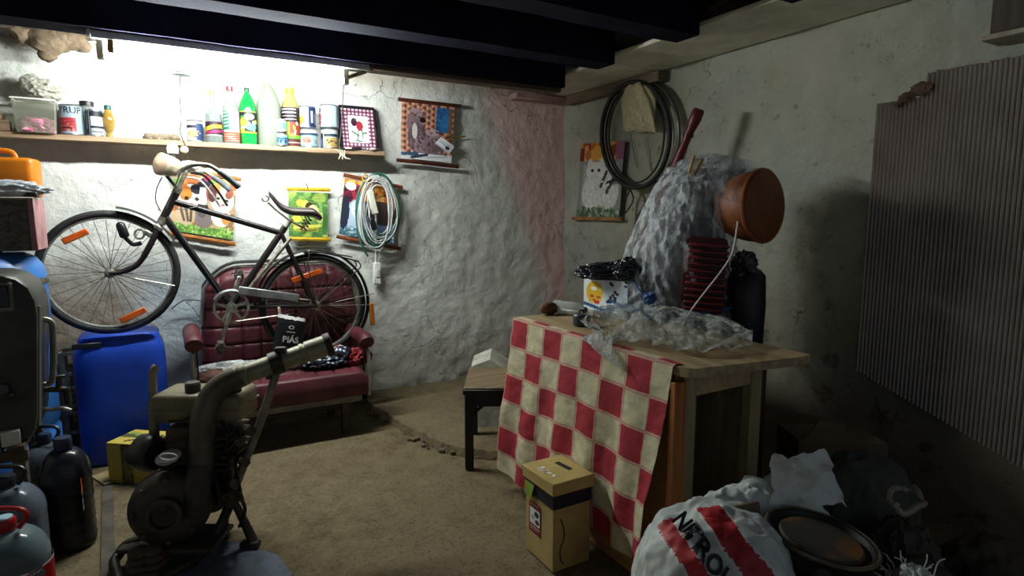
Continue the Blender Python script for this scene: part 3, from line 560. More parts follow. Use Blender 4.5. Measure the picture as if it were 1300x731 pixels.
tag(obj('thin_stick', MB().tube([pY(566, 173, 4.165), pY(591, 173.5, 4.20)], .005, 6), M('#9a7a3c', None, .6)), 'thin yellowish stick poking out from behind the folded paper', 'stick')
# ================================================================ HOSE, CABLE, SWITCH
def ellipse(cx, cy, rx, ry, plane, n=48, a0=0, a1=6.283, jit=0, seed=0, tilt=0):
    out = []
    for i in range(n + 1):
        a = a0 + (a1 - a0) * i / n; x, y = rx * math.cos(a), ry * math.sin(a); x, y = x * math.cos(tilt) - y * math.sin(tilt), x * math.sin(tilt) + y * math.cos(tilt)
        out.append(plane(cx + x + jit * math.sin(a * 3 + seed), cy + y + jit * math.cos(a * 2 + seed * 2)))
    return out
hose = thing('garden_hose', 'coiled green garden hose hanging on a nail over the orange sky poster', 'hose', pY(480, 310, 4.15))
mb = MB()
mb.tube(ellipse(480, 266, 27, 45, lambda x, y: pY(x, y, 4.155), jit=1, seed=.4, a0=2.2, a1=2.2 + 6.0), .0075, 8); mb.tube(ellipse(481, 267, 25, 46, lambda x, y: pY(x, y, 4.14), jit=1.5, seed=1.4, a0=-1.6, a1=3.6), .0075, 8)
mb.tube(spline([pY(452, 266, 4.15), pY(454, 290, 4.15), pY(459, 310, 4.145), pY(467, 325, 4.15)], 8), .0075, 8)
obj('coil', mb, M('#2f6b5a', '#214a40', .4), hose)
obj('tie', MB().tube(ellipse(464, 226, 4, 4, lambda x, y: pY(x, y, 4.135 + .01 * math.sin(x)), 12), .004, 6), M('#d8a23a', None, .6), hose)
cable = thing('extension_cable', 'coiled white electric cable with a flat white socket block, hanging inside the green hose', 'cable', pY(482, 300, 4.14))
mb = MB()
for k in range(6): mb.tube(ellipse(482 + 2 * math.sin(k * 2.1), 266 + 2 * math.cos(k * 1.7), 22 - 1.6 * k, 42 - 2.2 * k, lambda x, y, k=k: pY(x, y, 4.125 + .006 * (k % 4)), 40, jit=1.5, seed=k, tilt=.06 * math.sin(k)), .0036, 6)
for k in range(3): mb.tube(ellipse(476, 271, 21 - k, 48 - 3 * k, lambda x, y, k=k: pY(x, y, 4.13 - .004 * k), 40, jit=1.2, seed=k + 9), .0042, 6)
obj('coil', mb, M('#d6d8d4', '#b9bcb8', .5), cable)
a, b = pY(469, 241, 4.105), pY(477, 272, 4.105); obj('socket_block', MB().beam(a, b, .045, .03, (0, -1, 0), .008), M('#d9d8c6', None, .4), cable)
a, b = pY(471, 276, 4.105), pY(476, 292, 4.105); obj('plug', MB().beam(a, b, .04, .03, (0, -1, 0), .008), BLACKP, cable)
sw = thing('switch_box', 'narrow white switch box with a white conduit on the wall below the coiled hose', 'switch', pY(478, 360, 4.2))
a, b = pY(474, 333, 4.185), pY(483, 360, 4.185); obj('casing', MB().box2((a.x, 4.165, b.z), (b.x, 4.215, a.z), .005), M('#dcddd8', None, .4), sw)
obj('rocker', MB().box2((a.x + .012, 4.158, b.z + .05), (b.x - .012, 4.17, a.z - .05), .003), M('#c4c6c2', None, .4), sw)
obj('conduit', MB().tube([pY(477, 262, 4.165), pY(477, 333, 4.175)], .0065, 8), WHITE, sw)
obj('wire', MB().tube(spline([pY(481, 333, 4.18), pY(482, 322, 4.17), pY(484, 312, 4.17), pY(482, 300, 4.16)], 6), .003, 6), WHITE, sw)
tag(obj('wall_wire', MB().tube(spline([pY(218, 392, 4.18), pY(228, 384, 4.18), pY(240, 380, 4.18), pY(256, 382, 4.17), pY(275, 384, 4.17)], 6), .004, 6), M('#2c2e33', None, .5)), 'dark wire along the wall between the bicycle front wheel and the armchair back', 'wire')
# ================================================================ RIGHT WALL HANGINGS
im = Img(70, 110, '#8a8f86').rect(0, 0, 1, .26, '#d08a2c').blots(40, ['#e8a53e', '#c06a1c', '#8a3a20', '#f0c060'], .12, (.1, 0, .95, .26), 2).rect(0, .06, .12, .5, '#7a2430').rect(.84, 0, 1, .4, '#8a4a70').rect(0, .24, 1, .9, '#8f958a').rect(.1, .28, .9, .85, '#aeb2a8')
im.ell(.4, .38, .23, .13, '#ecebe6').ell(.26, .27, .06, .06, '#e6e0da', -.3).ell(.54, .27, .06, .06, '#e6e0da', .3).ell(.32, .37, .035, .025, '#16181a').ell(.48, .37, .035, .025, '#16181a').ell(.4, .43, .03, .018, '#2a2420').ell(.36, .66, .26, .24, '#e4e3dd').ell(.3, .84, .08, .09, '#f0efea').ell(.75, .6, .2, .3, '#dcdcd6').line(.66, .4, .56, .58, .03, '#2c2e2c').line(.86, .44, .7, .66, .03, '#2c2e2c').blots(60, ['#f4f3ee', '#d0d0ca'], .03, (.15, .4, .9, .85), 6).rect(0, .9, 1, 1, '#5d6f58').blots(60, ['#8aa07c', '#455844', '#b0baa0'], .04, (0, .86, 1, 1), 5).grain(.1)
onr = lambda x, y: pX(x, y, 2.915)
poster('white_cat_poster', 'poster of a white cat on the right wall beside the hanging bicycle tyre', ((738, 183), (793, 178), (786, 276), (732, 275)), onr, ((None, None), ((727, 277), (790, 278))), ('#b9834e', '#7c5430'), im)
rimc = (812, 170)
ty = thing('hanging_wheel', 'black bicycle tyre and pale rim hanging on the right wall above the wrapped machine', 'tyre', pX(800, 240, 2.88))
def ringpx(cx, cy, rx, ry, X, tilt=0.0): return ellipse(cx, cy, rx, ry, lambda x, y: pX(x, y, X), 64, tilt=tilt)[:-1]
obj('tyre', MB().tube(ringpx(807, 171, 43, 67, 2.86, -.0), .017, 10, True), M('#17181a', '#2a2a2a', .55), ty)
obj('rim', MB().tube(ringpx(817, 170, 45, 66, 2.905, .03), .013, 8, True), M('#4a4a48', '#6a6964', .4, .4), ty)
obj('inner_tube', MB().tube(ringpx(806, 171, 37, 61, 2.885), .007, 8, True), M('#2c2b2a', None, .6), ty)
t = thing('rubber_straps', 'dark rubber straps dangling at the bottom of the hanging tyre', 'strap', pX(792, 280, 2.86))
for pts in (((800, 240), (795, 252), (793, 268), (792, 281)), ((800, 240), (804, 252), (800, 262), (794, 270)), ((770, 232), (782, 228), (792, 234), (800, 240))):
    obj('strap', MB().tube(spline([pX(x, y, 2.865) for x, y in pts], 6), .015, 6, flat=.35), M('#26231f', None, .6), t)
t = thing('hung_bag', 'beige plastic bag with long handles hanging inside the bicycle tyre', 'bag', pX(812, 166, 2.86))
def hb(u, v):
    a = u * 2 * math.pi; tw = .36 + .64 * min(1, v * 3.2) ** .6; x = 811 + 21 * tw * math.cos(a) + 1.5 * math.sin(a * 5 + v * 6); y = 106 + 60 * v + 2 * math.sin(a * 3)
    return pX(x, y, 2.855 - .045 * math.sin(a) * tw * (1.0 if v < .95 else .3) + .008 * math.sin(a * 7 + v * 9))
obj('bag_body', MB().grid(hb, 40, 20), film('net_bag', '#cfc39c', .72, .25, 18, .5, .6), t, ang=180)
for pts in (((803, 165), (807, 190), (810, 213), (806, 200), (800, 168)), ((826, 165), (822, 178), (816, 192))): obj('handle', MB().tube(spline([pX(x, y, 2.85) for x, y in pts], 6), .006, 6, flat=.3), M('#b39a78', '#4a3a2c', .7), t)
obj('peg', MB().cyl(pX(815, 104, 2.95), pX(812, 107, 2.83), .008, n=8), M('#6b5a44', None, .6), t)
# dark red club
P0 = pX(888, 138, 2.70); P1 = pX(860, 205, 2.66); dr = (P1 - P0); Pe = P0 + dr * ((P0.z - .06) / -dr.z * 1.0) if dr.z < 0 else P1
Lc = Pe - P0
club = thing('red_club', 'dark red wooden club with a knobbed top standing behind the wrapped machine', 'club', Pe)
prof = [(0, .026), (.006, .034), (.03, .036), (.06, .026), (.1, .024), (.2, .030), (.3, .034), (.6, .034), (.8, .03), (1, .028)]
obj('shaft', MB().tube([P0 + Lc * k for k, _ in prof], [r_ for _, r_ in prof], 14), M('#6d1a22', '#4a1016', .4, sc=10, bump=.2), club)
for k in (.075, .24): obj('ring', MB().tube([P0 + Lc * (k - .004), P0 + Lc * (k + .004)], .031 + .004 * (k > .1), 14), M('#4a0e14', None, .4), club)
# corrugated panel leaning at the right wall
def cor(u, v):
    y0, y1 = 1.635, .45; y = y0 + (y1 - y0) * u; zt = 1.855 + (.10 if y < 1.437 else 0) + .006 * noise.noise(Vector((y * 30, 0, 0)))
    if 1.437 <= y < 1.53: zt -= .0 - .03 * noise.noise(Vector((y * 40, 3, 0)))
    zb = .56 + (y - 1.57) * .36; z = zb + (zt - zb) * v; x = 2.915 - .014 * math.cos(u * 2 * math.pi * 68) - .015 * u + .012 * math.sin(y * 7) * (1 - v) * .5
    return (x, y, z)
q = NT('corrugated'); q.col(q.mix(q.ramp(q.noise(3, 6), [(.35, (0, 0, 0)), (.7, (1, 1, 1))]), rgba('#c6bcb4'), rgba('#aca096'))); q.set(Roughness=.6)
pan = thing('corrugated_panel', 'large brownish corrugated sheet with a torn top corner against the right wall', 'panel', (2.915, 1.0, .2))
obj('sheet', MB().grid(cor, 68 * 8, 14), q.m, pan, ang=70)
for k, (y, z, r_) in enumerate(((1.50, 1.86, .035), (1.44, 1.885, .045), (1.53, 1.835, .02))): obj('torn_flap', MB().lump((2.89, y, z), (.012, r_, r_ * .6), 3, .4, 2.2, k + 3, sharp=True), M('#5a4030', '#33231a', .8), pan)
# ================================================================ ARMCHAIR / SMALL SOFA
MAR = M('#5f2a30', '#471e25', .45, sc=6, bump=.25, bsc=50); CHR = M('#c3c3bd', '#8d8c86', .3, .85); DKM = M('#1c1a1b', '#2c2826', .45, sc=10)
x0, x1 = pY(248, 480, 3.55).x, pY(469, 480, 3.55).x; zs = .372
sofa = thing('armchair', 'wide maroon quilted armchair with chrome frame standing against the white back wall', 'armchair', ((x0 + x1) / 2, 3.8, 0))
def quilt(p, q_, s_=.105, d=.012):
    a = abs(((p / s_) % 1) - .5) * 2; b = abs(((q_ / s_) % 1) - .5) * 2; return -d * (max(0, a - .82) / .18 + max(0, b - .82) / .18)
def seatf(u, v):
    x = x0 + .012 + (x1 - x0 - .024) * u; s_ = v * .78
    if s_ < .14: z = .245 + (zs - .245) * s_ / .14; y = 3.55 - .012 * math.sin(s_ / .14 * 3.14)
    elif s_ < .20: t = (s_ - .14) / .06; y = 3.55 + .04 * t * t; z = zs + .02 * math.sin(t * 1.57)
    else: t = (s_ - .20) / .58; y = 3.59 + .42 * t; z = zs + .02 + .045 * t
    e = min(u, 1 - u) / .05
    if e < 1 and s_ > .14: z -= .03 * (1 - e) ** 2
    if s_ > .2: z += quilt(x, y) + .006 * fbm(x * 6, y * 6)
    return (x, y, z)
obj('seat', MB().grid(seatf, 90, 60), MAR, sofa, ang=60)
bx0, bx1 = pY(255, 420, 4.0).x, pY(461, 420, 4.0).x; bz = pY(350, 338, 4.06).z
def backf(u, v):
    s_ = (u * 2 - 1); top = bz - .13 * max(0, abs(s_) - .55) ** 2 / .2025; z = .38 + (top - .38) * v; x = (bx0 + bx1) / 2 + (bx1 - bx0) / 2 * s_ * (1 - .07 * v * v); y = 4.0 + .07 * v
    e = min(min(u, 1 - u) * 12, (1 - v) * 9, 1); y += .05 * (1 - e) ** 2
    y -= (quilt(x + .05, z, .108, .014) if v > .05 else 0) * 1.0 * -1 * -1
    y -= .025 * math.sin(u * math.pi) * math.sin(v * math.pi)
    return (x, y, z)
obj('backrest', MB().grid(backf, 90, 72), MAR, sofa, ang=60)
mb = MB().add([Vector(backf(u, v)) + Vector((0, .065, 0)) for u, v in ((0, 0), (1, 0), (1, .75), (.8, .97), (.2, .97), (0, .75))], [[0, 1, 2, 3, 4, 5]]); obj('back_board', mb, DKM, sofa)
ed = [Vector(backf(0, v)) for v in np.linspace(.55, .98, 8)] + [Vector(backf(u, 1)) for u in np.linspace(.03, .97, 24)] + [Vector(backf(1, v)) for v in np.linspace(.98, .55, 8)]
obj('back_trim', MB().tube([p + Vector((0, -.012, .014)) for p in ed], .011, 8), CHR, sofa)
obj('back_piping', MB().tube([p + Vector((0, -.006, .034)) for p in ed], .009, 8), DKM, sofa)
obj('seat_rail', MB().box2((x0 + .01, 3.56, .205), (x1 - .01, 3.6, .243), .004).box2((x0 + .01, 3.98, .205), (x1 - .01, 4.02, .243), .004).box2((x0 + .01, 3.56, .205), (x0 + .05, 4.02, .243), .004).box2((x1 - .05, 3.56, .205), (x1 - .01, 4.02, .243), .004), M('#8a8378', '#5d564c', .5), sofa)
for x in (x0 + .12, x1 - .14):
    for y in (3.62, 4.0): obj('leg', MB().box2((x - .022, y - .022, 0 if y < 3.9 else .0), (x + .022, y + .022, .21), .004), M('#4b443b', '#2e2a25', .6), sofa)
obj('stretcher', MB().box2((x0 + .1, 3.79, .1), (x1 - .12, 3.82, .13), .003), M('#4b443b', None, .6), sofa)
for k, (px, py, sx) in enumerate(((246, 437, -1), (465, 433, 1))):
    c = pY(px, py, 3.62); mb = MB()
    mb.tube(spline([c + Vector((0, -.02, -.01)), c + Vector((0, .03, .008)), c + Vector((0, .2, .012)), c + Vector((0, .38, .02))], 6), [.03] + [.046] * 16 + [.036] * 2, 14); pad = obj('armrest', mb, MAR, sofa)
    obj('arm_frame', MB().tube(spline([c + Vector((sx * .005, .36, -.02)), c + Vector((sx * .008, .2, -.045)), c + Vector((sx * .01, .03, -.05)), c + Vector((sx * .012, -.0, -.1)), Vector((c.x + sx * .012, 3.62, .3)), Vector((c.x + sx * .006, 3.62, .215))], 8), .012, 8), CHR, sofa)
    obj('side_strap', MB().beam(c + Vector((-sx * .012, .02, -.05)), (c.x - sx * .012, 3.66, .22), .03, .008, (1, 0, 0)), DKM, sofa)
# things on the seat
mb = MB(); c = pY(292, 463, 3.74)
mb.lump((c.x, 3.76, .45), (.17, .09, .04), 5, .35, 2.2, 3, sharp=True, floor=.405)
tag(obj('clear_plastic_bag', mb, film('clear_bag', '#d9dcd8', .45, .5, 14), ang=180), 'crumpled clear plastic bag lying on the left of the maroon seat', 'bag')
c = pY(272, 477, 3.64); tag(obj('felt_hat', MB().lump((c.x, 3.67, .435), (.09, .075, .045), 4, .12, 2, 8, floor=.392), M('#5a3a2e', '#3e2720', .9), ang=80), 'round brown felt hat on the front left of the maroon seat', 'hat')
def flor():
    q = NT('floral'); v = q.n('ShaderNodeTexVoronoi', i_Scale=38.0); q.l(q.coord(), v.inputs['Vector']); q.col(q.ramp(v.outputs['Distance'], [(.3, (*lin('#d5dbe4'),)), (.42, (*lin('#22304e'),)), (.6, (*lin('#10141f'),))])); q.set(Roughness=.85); return q.m
c = pY(415, 460, 3.72); tag(obj('floral_cloth', MB().lump((c.x, 3.72, .445), (.15, .075, .035), 5, .3, 2.4, 6, sharp=True, floor=.398).lump((c.x + .09, 3.71, .47), (.06, .05, .055), 4, .25, 2.4, 2, sharp=True, floor=.40), flor(), ang=180), 'crumpled navy and white patterned cloth on the maroon seat beside the pipe end', 'cloth')
c = pY(453, 462, 3.72); tag(obj('red_cloth', MB().lump((c.x, 3.72, .445), (.085, .07, .05), 5, .35, 2.2, 12, sharp=True, floor=.395), M('#a1373c', '#6f2228', .85), ang=180), 'crumpled red cloth in the right corner of the maroon seat', 'cloth')
# ================================================================ BICYCLE
YK = 3.85
def bk(x, y, d=0.0): return pY(x, y, YK) + Vector((0, d, 0))
fh, rh = bk(140, 346), bk(399, 387); RW = .333
bike = thing('bicycle', 'old black gents bicycle with headlamp, standing on the blue canister and maroon armchair', 'bicycle', (fh.x, YK, fh.z - RW))
TY = M('#161718', '#2b2b2c', .6, sc=14, bump=.2); RIM = M('#b4b2a8', '#6d675c', .35, .7); FRM = M('#151213', '#211818', .35, sc=10); STL = M('#b9b5a9', '#6e6656', .35, .75, sc=30); ORG = M('#d8611c', '#b84c12', .3, sc=14)
def circ(c, r, n=64, dy=0.0, a0=0, a1=2 * math.pi, cl=True): return [c + Vector((r * math.cos(a0 + (a1 - a0) * i / n), dy, r * math.sin(a0 + (a1 - a0) * i / n))) for i in range(n if cl else n + 1)]
def wheel(nm, c, R, refl):
    w_ = obj(nm, MB().tube(circ(c, R - .021), .0215, 10, True), TY, bike)
    mb = MB()
    for d in (-.012, .012): mb.tube(circ(c, R - .04, 64, d), .005, 6, True)
    mb.lathe([(R - .04, -.012), (R - .046, -.008), (R - .046, .008), (R - .04, .012)], 64, axis(c, (0, 1, 0)), caps=False); obj('rim', mb, RIM, w_)
    mb = MB()
    for k in range(32):
        s_ = 1 if k % 2 else -1; a = 2 * math.pi * k / 32; b = a + (.36 if (k // 2) % 2 else -.36)
        mb.cyl(c + Vector((.022 * math.cos(b), s_ * .028, .022 * math.sin(b))), c + Vector(((R - .045) * math.cos(a), 0, (R - .045) * math.sin(a))), .0019, n=4)
    obj('spokes', mb, M('#8a867c', '#5d5850', .35, .7), w_)
    obj('hub', MB().lathe([(.012, -.055), (.014, -.05), (.026, -.032), (.026, -.026), (.015, -.02), (.015, .02), (.026, .026), (.026, .032), (.014, .05), (.012, .055)], 16, axis(c, (0, 1, 0))), STL, w_)
    for (pa, pb) in refl:
        a = bk(*pa, -.022); b = bk(*pb, -.022); obj('reflector', MB().beam(a, b, .034, .01, (0, -1, 0), .004), ORG, w_)
    return w_
fw_ = wheel('front_wheel', fh, RW, (((80, 307), (112, 293)), ((153, 407), (185, 392)))); rw_ = wheel('rear_wheel', rh, RW - .008, (((370, 356), (408, 343)), ((416, 446), (432, 439))))
mb = MB()
HT, HB, SC, BB = bk(226, 240), bk(205, 282), bk(357, 296), bk(293, 389)
mb.cyl(HT, HB, .021, n=12); mb.cyl(bk(221, 256), SC, .0175, n=12); mb.cyl(bk(210, 276), BB, .0195, n=12); mb.cyl(bk(362, 288), BB, .0195, n=12)
for d in (-.045, .045):
    mb.tube([SC + Vector((0, d * .35, 0)), SC.lerp(rh, .5) + Vector((0, d, 0)), rh + Vector((0, d * 1.15, 0))], .0105, 8); mb.tube([BB + Vector((0, d * .5, 0)), BB.lerp(rh, .5) + Vector((0, d, 0)), rh + Vector((0, d * 1.15, 0))], .0115, 8)
mb.cyl(BB + Vector((0, -.04, 0)), BB + Vector((0, .04, 0)), .024, n=14); obj('frame', mb, FRM, bike)
obj('head_lugs', MB().cyl(HT - (HB - HT) * .04, HT + (HB - HT) * .12, .023, n=14).cyl(HB - (HB - HT) * .14, HB + (HB - HT) * .06, .023, n=14), STL, bike)
mb = MB()
CR = bk(201, 289)
for d in (-.05, .05): mb.tube(spline([CR + Vector((0, d * .6, 0)), bk(190, 312, d), bk(176, 334, d), bk(157, 344, d * 1.05), fh + Vector((0, d * 1.1, 0))], 6), [.016] * 10 + [.014] * 8 + [.011] * 7, 10)
mb.cyl(CR + Vector((0, -.045, 0)), CR + Vector((0, .045, 0)), .014, n=10); mb.cyl(CR, HB, .016, n=10); obj('fork', mb, FRM, bike)
obj('fork_crown', MB().box(CR, (.05, .1, .03), Matrix.Rotation(.9, 3, 'Y'), .008), STL, bike)
def guard(c, R, a0, a1, wd=.03):
    def fn(u, v): a = a0 + (a1 - a0) * u; k = (v * 2 - 1); rr = R + .012 * (1 - k * k); return c + Vector((rr * math.cos(a), wd * k, rr * math.sin(a)))
    return MB().grid(fn, 40, 8)
obj('front_mudguard', guard(fh, RW + .012, math.radians(82), math.radians(28), .034), TY, bike)
g = obj('rear_mudguard', guard(rh, RW + .008, math.radians(178), math.radians(-33)), FRM, bike)
a = bk(470, 384, -.02); b = bk(472, 412, -.02); obj('rear_reflector', MB().beam(a, b, .03, .02, (0, -1, 0), .005), M('#c9772a', '#a85c1c', .3), g)
obj('mudguard_stay', MB().cyl(rh + Vector((0, -.05, 0)), bk(474, 372, -.02), .003, n=6).cyl(rh + Vector((0, -.05, 0)), bk(476, 386, -.02), .003, n=6), STL, bike)
obj('front_stay', MB().cyl(fh + Vector((0, -.055, 0)), bk(222, 362, -.03), .0025, n=6), STL, bike)
# rack
mb = MB(); ra, rb = bk(392, 318), bk(452, 331)
for d in (-.045, -.015, .015, .045): mb.tube(spline([ra + Vector((-.02, d * .8, -.02)), ra + Vector((0, d, 0)), ra.lerp(rb, .5) + Vector((0, d, .006)), rb + Vector((0, d, 0))], 5), .005, 6)
mb.tube([rb + Vector((0, -.05, 0)), rb + Vector((.01, 0, -.004)), rb + Vector((0, .05, 0))], .006, 6); mb.tube([ra + Vector((0, -.05, 0)), ra + Vector((0, .05, 0))], .005, 6)
mb.tube([ra.lerp(rb, .3) + Vector((0, -.05, .01)), ra.lerp(rb, .9) + Vector((0, -.02, .02)), ra.lerp(rb, .9) + Vector((0, .02, .02)), ra.lerp(rb, .3) + Vector((0, .05, .01))], .004, 6)
for d in (-.05, .05): mb.tube(spline([rb + Vector((0, d, 0)), bk(455, 337, d), bk(448, 345, d), rh + Vector((0, d * 1.1, 0))], 5), .004, 6); mb.tube([ra + Vector((0, d, 0)), bk(388, 333, d), rh + Vector((0, d * 1.1, 0))], .0035, 6)
obj('rear_rack', mb, M('#2f2c2a', '#55504a', .4, .5), bike)
# saddle
SP = [bk(341, 245), bk(347, 252), bk(356, 262), bk(368, 268), bk(382, 269), bk(396, 270), bk(405, 276)]; wd = [.016, .024, .03, .04, .07, .095, .088]; dp = [.026, .04, .044, .046, .05, .056, .04]
sp = spline(SP, 5); wi = np.interp(np.linspace(0, 6, len(sp)), range(7), wd); di = np.interp(np.linspace(0, 6, len(sp)), range(7), dp); vs = []; fs = []; n_ = 14
for p, a, b in zip(sp, wi, di):
    for k in range(n_): t = 2 * math.pi * k / n_; vs.append(p + Vector((0, a * math.cos(t), b * (math.sin(t) if math.sin(t) > 0 else .5 * math.sin(t)) * (.55 if math.sin(t) > 0 else 1))))
for i in range(len(sp) - 1):
    for k in range(n_): fs.append([i * n_ + k, i * n_ + (k + 1) % n_, (i + 1) * n_ + (k + 1) % n_, (i + 1) * n_ + k])
fs += [list(range(n_))[::-1], [(len(sp) - 1) * n_ + k for k in range(n_)]]
sd = obj('saddle', MB().add(vs, fs), M('#4a413d', '#2b2422', .4, sc=9), bike, ang=70)
def coil(a, b, r_, t, n=5):
    a = Vector(a); b = Vector(b); ax = (b - a); z = ax.normalized(); x = z.orthogonal().normalized(); y = z.cross(x); return [a + ax * (i / 60) + (x * math.cos(i / 60 * n * 6.283) + y * math.sin(i / 60 * n * 6.283)) * r_ for i in range(61)]
obj('nose_spring', MB().tube(coil(bk(337, 252, -.03), bk(337, 252, .03), .017, .003, 3), .004, 6).tube([bk(340, 257, -.025), bk(352, 268, -.02), bk(368, 280, -.03), bk(384, 289, -.03)], .004, 6).tube([bk(340, 257, .025), bk(352, 268, .02), bk(368, 280, .03), bk(384, 289, .03)], .004, 6), STL, sd)
for d in (-.045, .045): obj('saddle_spring', MB().tube(coil(bk(392, 276, d), bk(384, 292, d), .014, .003, 4), .004, 6), M('#55504a', '#2d2a27', .4, .6), sd)
obj('seat_post', MB().cyl(SC, bk(371, 278), .0125, n=12).cyl(bk(369, 280, -.03), bk(369, 280, .03), .012, n=10), STL, bike)
# stem, bars, lamp
obj('stem', MB().cyl(HT, bk(236, 219), .012, n=12).tube(spline([bk(236, 219), bk(233, 213), bk(224, 212), bk(216, 218)], 5), .012, 10), STL, bike)
mb = MB()
for d in (-1, 1): mb.tube(spline([bk(226, 222), bk(226, 221, d * .1), bk(232, 217, d * .2), bk(244, 213, d * .25), bk(262, 214, d * .25), bk(276, 223, d * .25)], 6), .0115, 10)
hb = obj('handlebar', mb, STL, bike)
for d in (-1, 1): obj('grip', MB().tube(spline([bk(274, 221, d * .25), bk(285, 229, d * .25), bk(298, 240, d * .25)], 5), [.017] * 9 + [.019, .014], 12), M('#6b7075', '#454a4e', .5), hb)
for d in (-.24, .24): obj('brake_lever', MB().tube(spline([bk(240, 222, d), bk(256, 226, d), bk(272, 244, d), bk(284, 262, d)], 6), .0065, 8), STL, hb)
mb = MB(); mb.tube(spline([bk(206, 225, -.03), bk(199, 240, -.04), bk(198, 255, -.04), bk(204, 268, -.03)], 6), .003, 6); mb.tube(spline([bk(228, 222, -.05), bk(219, 245, -.04), bk(211, 265, -.03)], 6), .0035, 6); mb.tube(spline([bk(222, 262, -.02), bk(230, 266, -.02), bk(252, 262, -.02)], 6), .0025, 6); mb.cyl(bk(218, 280, -.025), bk(280, 372, -.025), .0025, n=6)
obj('brake_cable', mb, M('#5b5a58', '#2a2928', .5), bike)
hd = bk(213, 211, -.03); ax = (bk(199, 208, -.08) - bk(226, 214, .0)).normalized()
hl = obj('headlamp', MB().lathe([(.001, -.085), (.03, -.075), (.05, -.045), (.058, .0), (.06, .03), (.062, .045), (.056, .05)], 24, axis(hd, ax), caps=False), M('#cbbfa6', '#a3957c', .35, .2, sc=16, coat=.3), bike)
obj('lens', MB().lathe([(.056, .047), (.04, .058), (.001, .064)], 20, axis(hd, ax), caps=False), M('#b59c83', '#8f7a66', .3), hl)
obj('lamp_bracket', MB().tube([bk(210, 222, -.03), bk(222, 236, -.02), bk(228, 243, 0)], .008, 8), M('#3a3330', None, .5), bike)
obj('bell_cover', MB().lump(bk(241, 211, .02), (.055, .035, .032), 4, .16, 2, 4).lump(bk(251, 216, .03), (.03, .03, .026), 3, .16, 2, 6), M('#d9d4c9', '#b3ab9b', .5, sc=20), bike)
dy = bk(161, 298, -.03); obj('dynamo', MB().lathe([(.008, .045), (.016, .04), (.022, .03), (.024, -.03), (.018, -.04), (.001, -.042)], 16, axis(bk(156, 292, -.04), (bk(152, 285) - bk(158, 300)))).tube(spline([bk(158, 300, -.035), bk(164, 306, -.03), bk(170, 310, -.03), bk(180, 308, -.03)], 5), .011, 8), BLACKP, bike)
obj('fork_clamp', MB().box(bk(188, 296, -.035), (.045, .03, .03), Matrix.Rotation(.6, 3, 'Y'), .006).tube(ellipse(177, 297, 6, 6, lambda x, y: pY(x, y, YK - .04), 16), .006, 6), STL, bike)
# transmission
c = BB + Vector((0, -.045, 0)); mb = MB(); mb.lathe([(.092, -.003), (.098, -.002), (.098, .002), (.092, .003), (.084, .003), (.084, -.003), (.092, -.003)], 44, axis(c, (0, 1, 0)), caps=False)
for k in range(5): a = k * 1.2566 + .3; mb.beam(c, c + Vector((.088 * math.cos(a), 0, .088 * math.sin(a))), .016, .004, (0, 1, 0))
mb.cyl(c + Vector((0, -.004, 0)), c + Vector((0, .004, 0)), .03, n=18); obj('chainring', mb, STL, bike)
for (px, py), d in (((278, 436), -.075), ((306, 352), .075)):
    e = bk(px, py, d); cr = obj('crank', MB().beam(BB + Vector((0, d, 0)), e, .024, .012, (0, 1, 0), .004).cyl(BB + Vector((0, d - .012, 0)), BB + Vector((0, d + .012, 0)), .02, n=14), STL, bike)
    obj('pedal', MB().box(e + Vector((0, d * .55, 0)), (.035, .075, .07), Matrix.Rotation(.1, 3, 'Y'), .006).box(e + Vector((0, d * .55, 0)), (.05, .06, .03), Matrix.Rotation(.1, 3, 'Y'), .004), M('#5a5249', '#2b2724', .6, sc=40), cr)
q_ = axis(BB, (0, 1, 0)); mb = MB()
for d in (.084,): mb.tube([BB + Vector((.02, -.045, -.085)), rh + Vector((0, -.045, -.03))], .006, 6).tube([BB + Vector((.02, -.045, .09)), rh + Vector((0, -.045, .03))], .006, 6)
obj('chain', mb, M('#8d877a', '#5a5348', .4, .6, sc=20), bike)
obj('tyre_pump', MB().cyl(bk(368, 302, -.03), bk(306, 377, -.03), .011, n=10), STL, bike)
obj('chain_guard', guard(BB + Vector((0, -.047, 0)), .098, math.radians(150), math.radians(40), .012).beam(BB + Vector((.04, -.047, .1)), rh + Vector((-.1, -.047, .055)), .024, .05, (0, 0, 1), .005), M('#8b8c8a', '#4e4c49', .4, .5, sc=12), bike)
obj('sprocket', MB().lathe([(.03, -.003), (.034, 0), (.03, .003), (.001, .003)], 22, axis(rh + Vector((0, -.042, 0)), (0, 1, 0))), STL, bike)
vs, fs = textmesh('CONFERSIL', .03, 0, .0005) if False else ([], [])
# black pouch hanging from the chain stay
c = bk(361, 424, -.10); t = thing('black_pouch', 'small black pouch with white lettering hanging from the bicycle chain stay', 'pouch', bk(361, 447, -.10))
TL, TR, BR, BL = bk(349, 394, -.12), bk(383, 400, -.12), bk(379, 446, -.12), bk(341, 444, -.12)
def pf(u, v, s_): q_ = TL.lerp(TR, u).lerp(BL.lerp(BR, u), v); b = math.sin(u * math.pi) ** .5 * min(1, v * 4 + .4) * min(1, (1 - v) * 6 + .15); return q_ + Vector((0, s_ * .028 * b + .003 * noise.noise(Vector((u * 4, v * 4, 3))), 0))
obj('pouch_body', MB().grid(lambda u, v: pf(u, v, -1), 16, 20).grid(lambda u, v: pf(u, v, 1), 16, 20), M('#101013', '#1a1a1f', .6, bump=.2), t, ang=70)
obj('rim_fold', MB().grid(lambda u, v: pf(u, .015 + .085 * v + .03 * noise.noise(Vector((u * 9, v * 3, 1))), -1) + Vector((0, -.004, .002)), 20, 3), M('#e6e4df', None, .5), t)
WT = M('#eeeeec', None, .5)
